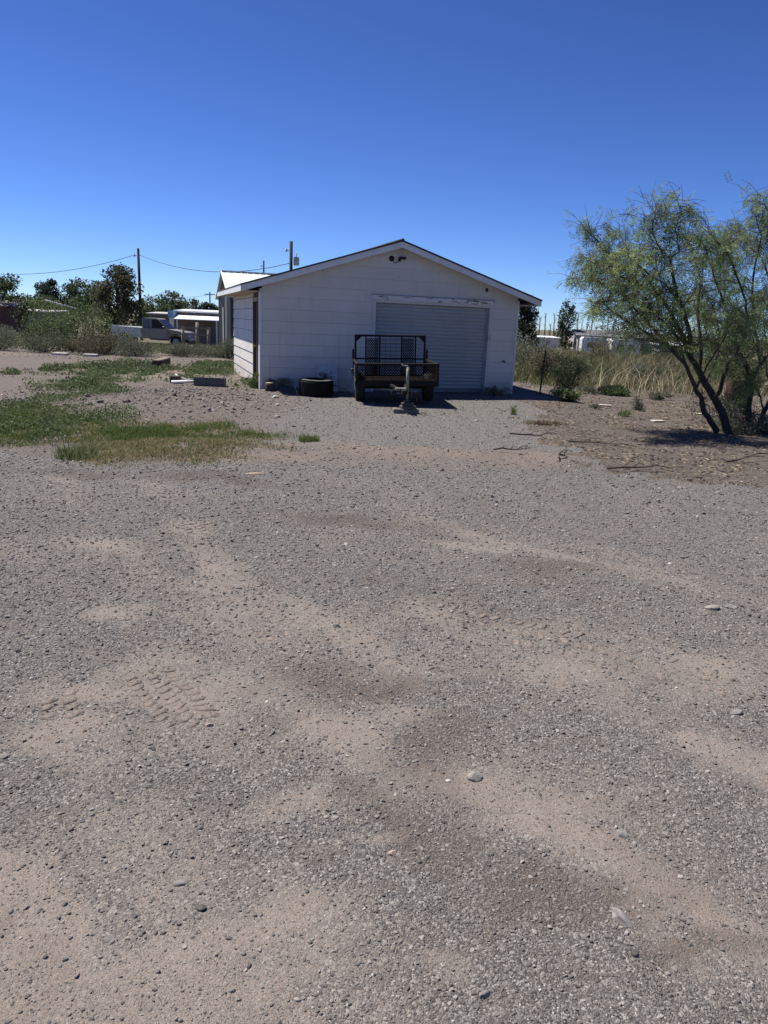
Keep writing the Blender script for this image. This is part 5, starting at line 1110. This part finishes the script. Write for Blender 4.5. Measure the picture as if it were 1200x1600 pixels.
house('low_building', 'small building with pale roof behind the utility pole', -23.2, 78, R(2), 3.4, 4, 2.55, mat('dull_grey_wall', (.15, .14, .135), .8), mat('pale_tin', (.5, .48, .45), .5), extras=[('window', -1.2, -.5, 1.0, 1.8, trimw)])
thing_mesh(MB().bevbox(-1.5, 1.5, -.06, .06, -.05, .05, .01, Matrix.Rotation(R(13), 4, 'Y')), 'roof_edge_pole', wroof, (-30.6, 70.5, 1.85), 0, 'sloping white bar showing above the tall green bush', 'bar')
# corral fence between pickup and shed
fe = empty('corral_fence', (-12.6, 47, gz1(-12.6, 47)), 0, 'short rail fence right of the pickup front', 'fence'); gw = mat('grey_fence_wood', (.2, .175, .15), .9, (.3, .27, .23), 5, (1, 1, .2))
for x_, h_ in ((-.35, 1.25), (.55, 1.55), (1.25, 1.25)): q = MB(); q.tube([(x_, 0, -.3), (x_+.02, 0, h_)], [.11, .10], 8); q.build('post', gw, fe)
for z_ in (.75, 1.15): one('rail', gw, fe, -.5, 1.4, -.14, -.115, z_, z_+.1)
# right: white buildings and trailers beyond the field
wh = mat('white_siding', (.66, .66, .66), .5, (.55, .55, .55), 2); gr = mat('grey_shingle_roof', (.12, .12, .125), .85)
house('ranch_house', 'long grey roofed house beyond the right field', 28.6, 97, R(-4), 9.5, 7, 2.75, mat('pale_house_wall', (.42, .39, .38), .8), gr, roof='gable', rise=.75, extras=[('window', -2.6, -1.6, 1.0, 2.0, wh), ('garage_door', .4, 2.6, .1, 2.2, mat('dark_garage', (.05, .05, .05), .6)), ('house_door', -.9, .0, .1, 2.1, wh)])
def caravan(label, x, y, L, rz):
    o = empty('caravan', (x, y, gz1(x, y)), rz, label, 'caravan', 'white trailers beyond the field'); q = MB()
    q.prism([(-L/2, .55), (L/2-.2, .55), (L/2, 1.1), (L/2-.25, 2.3), (L/2-.8, 2.62), (-L/2+.2, 2.62), (-L/2, 2.4)], 0, 2.3); q.build('body', mat('caravan_white', (.78, .78, .77), .35), o)
    for x_ in (-L*.3, L*.05): e = one('window', blk, o, x_, x_+.8, -.02, -.002, 1.4, 2.0); one('pane', gl, e, x_+.05, x_+.75, -.03, -.021, 1.45, 1.95)
    one('door', wh, o, L*.22, L*.22+.65, -.02, -.002, .62, 2.3)
    for x_ in (-.5, .5): w = MB(); w.lathe(tyre_prof(.33, .19, .18), 20, 'z', Matrix.Translation((x_, .15, .33)) @ Matrix.Rotation(R(90), 4, 'X')); w.build('wheel', rub, o)
    return o
caravan('white camper trailer beyond the field, leftmost beside the sparse pine', 24.2, 90, 3.2, R(-6)); caravan('white camper trailer beyond the field before the grey roofed house', 27.9, 90, 3.6, R(4)); caravan('white camper seen through the right tree crown', 37.5, 95, 5.0, R(2))
house('low_building', 'low white building at the foot of the dense dark pine', 18.6, 96, R(2), 5.0, 4, 1.95, wh, wroof, extras=[('window', -2, -1.2, 1.0, 1.8, trimw)])
house('low_building', 'grey block shed seen through the right tree', 34.6, 92, R(0), 4.0, 3, 2.1, mat('block_grey', (.2, .2, .205), .8), wroof, extras=[('window', -.6, .2, 1.0, 1.6, trimw)])
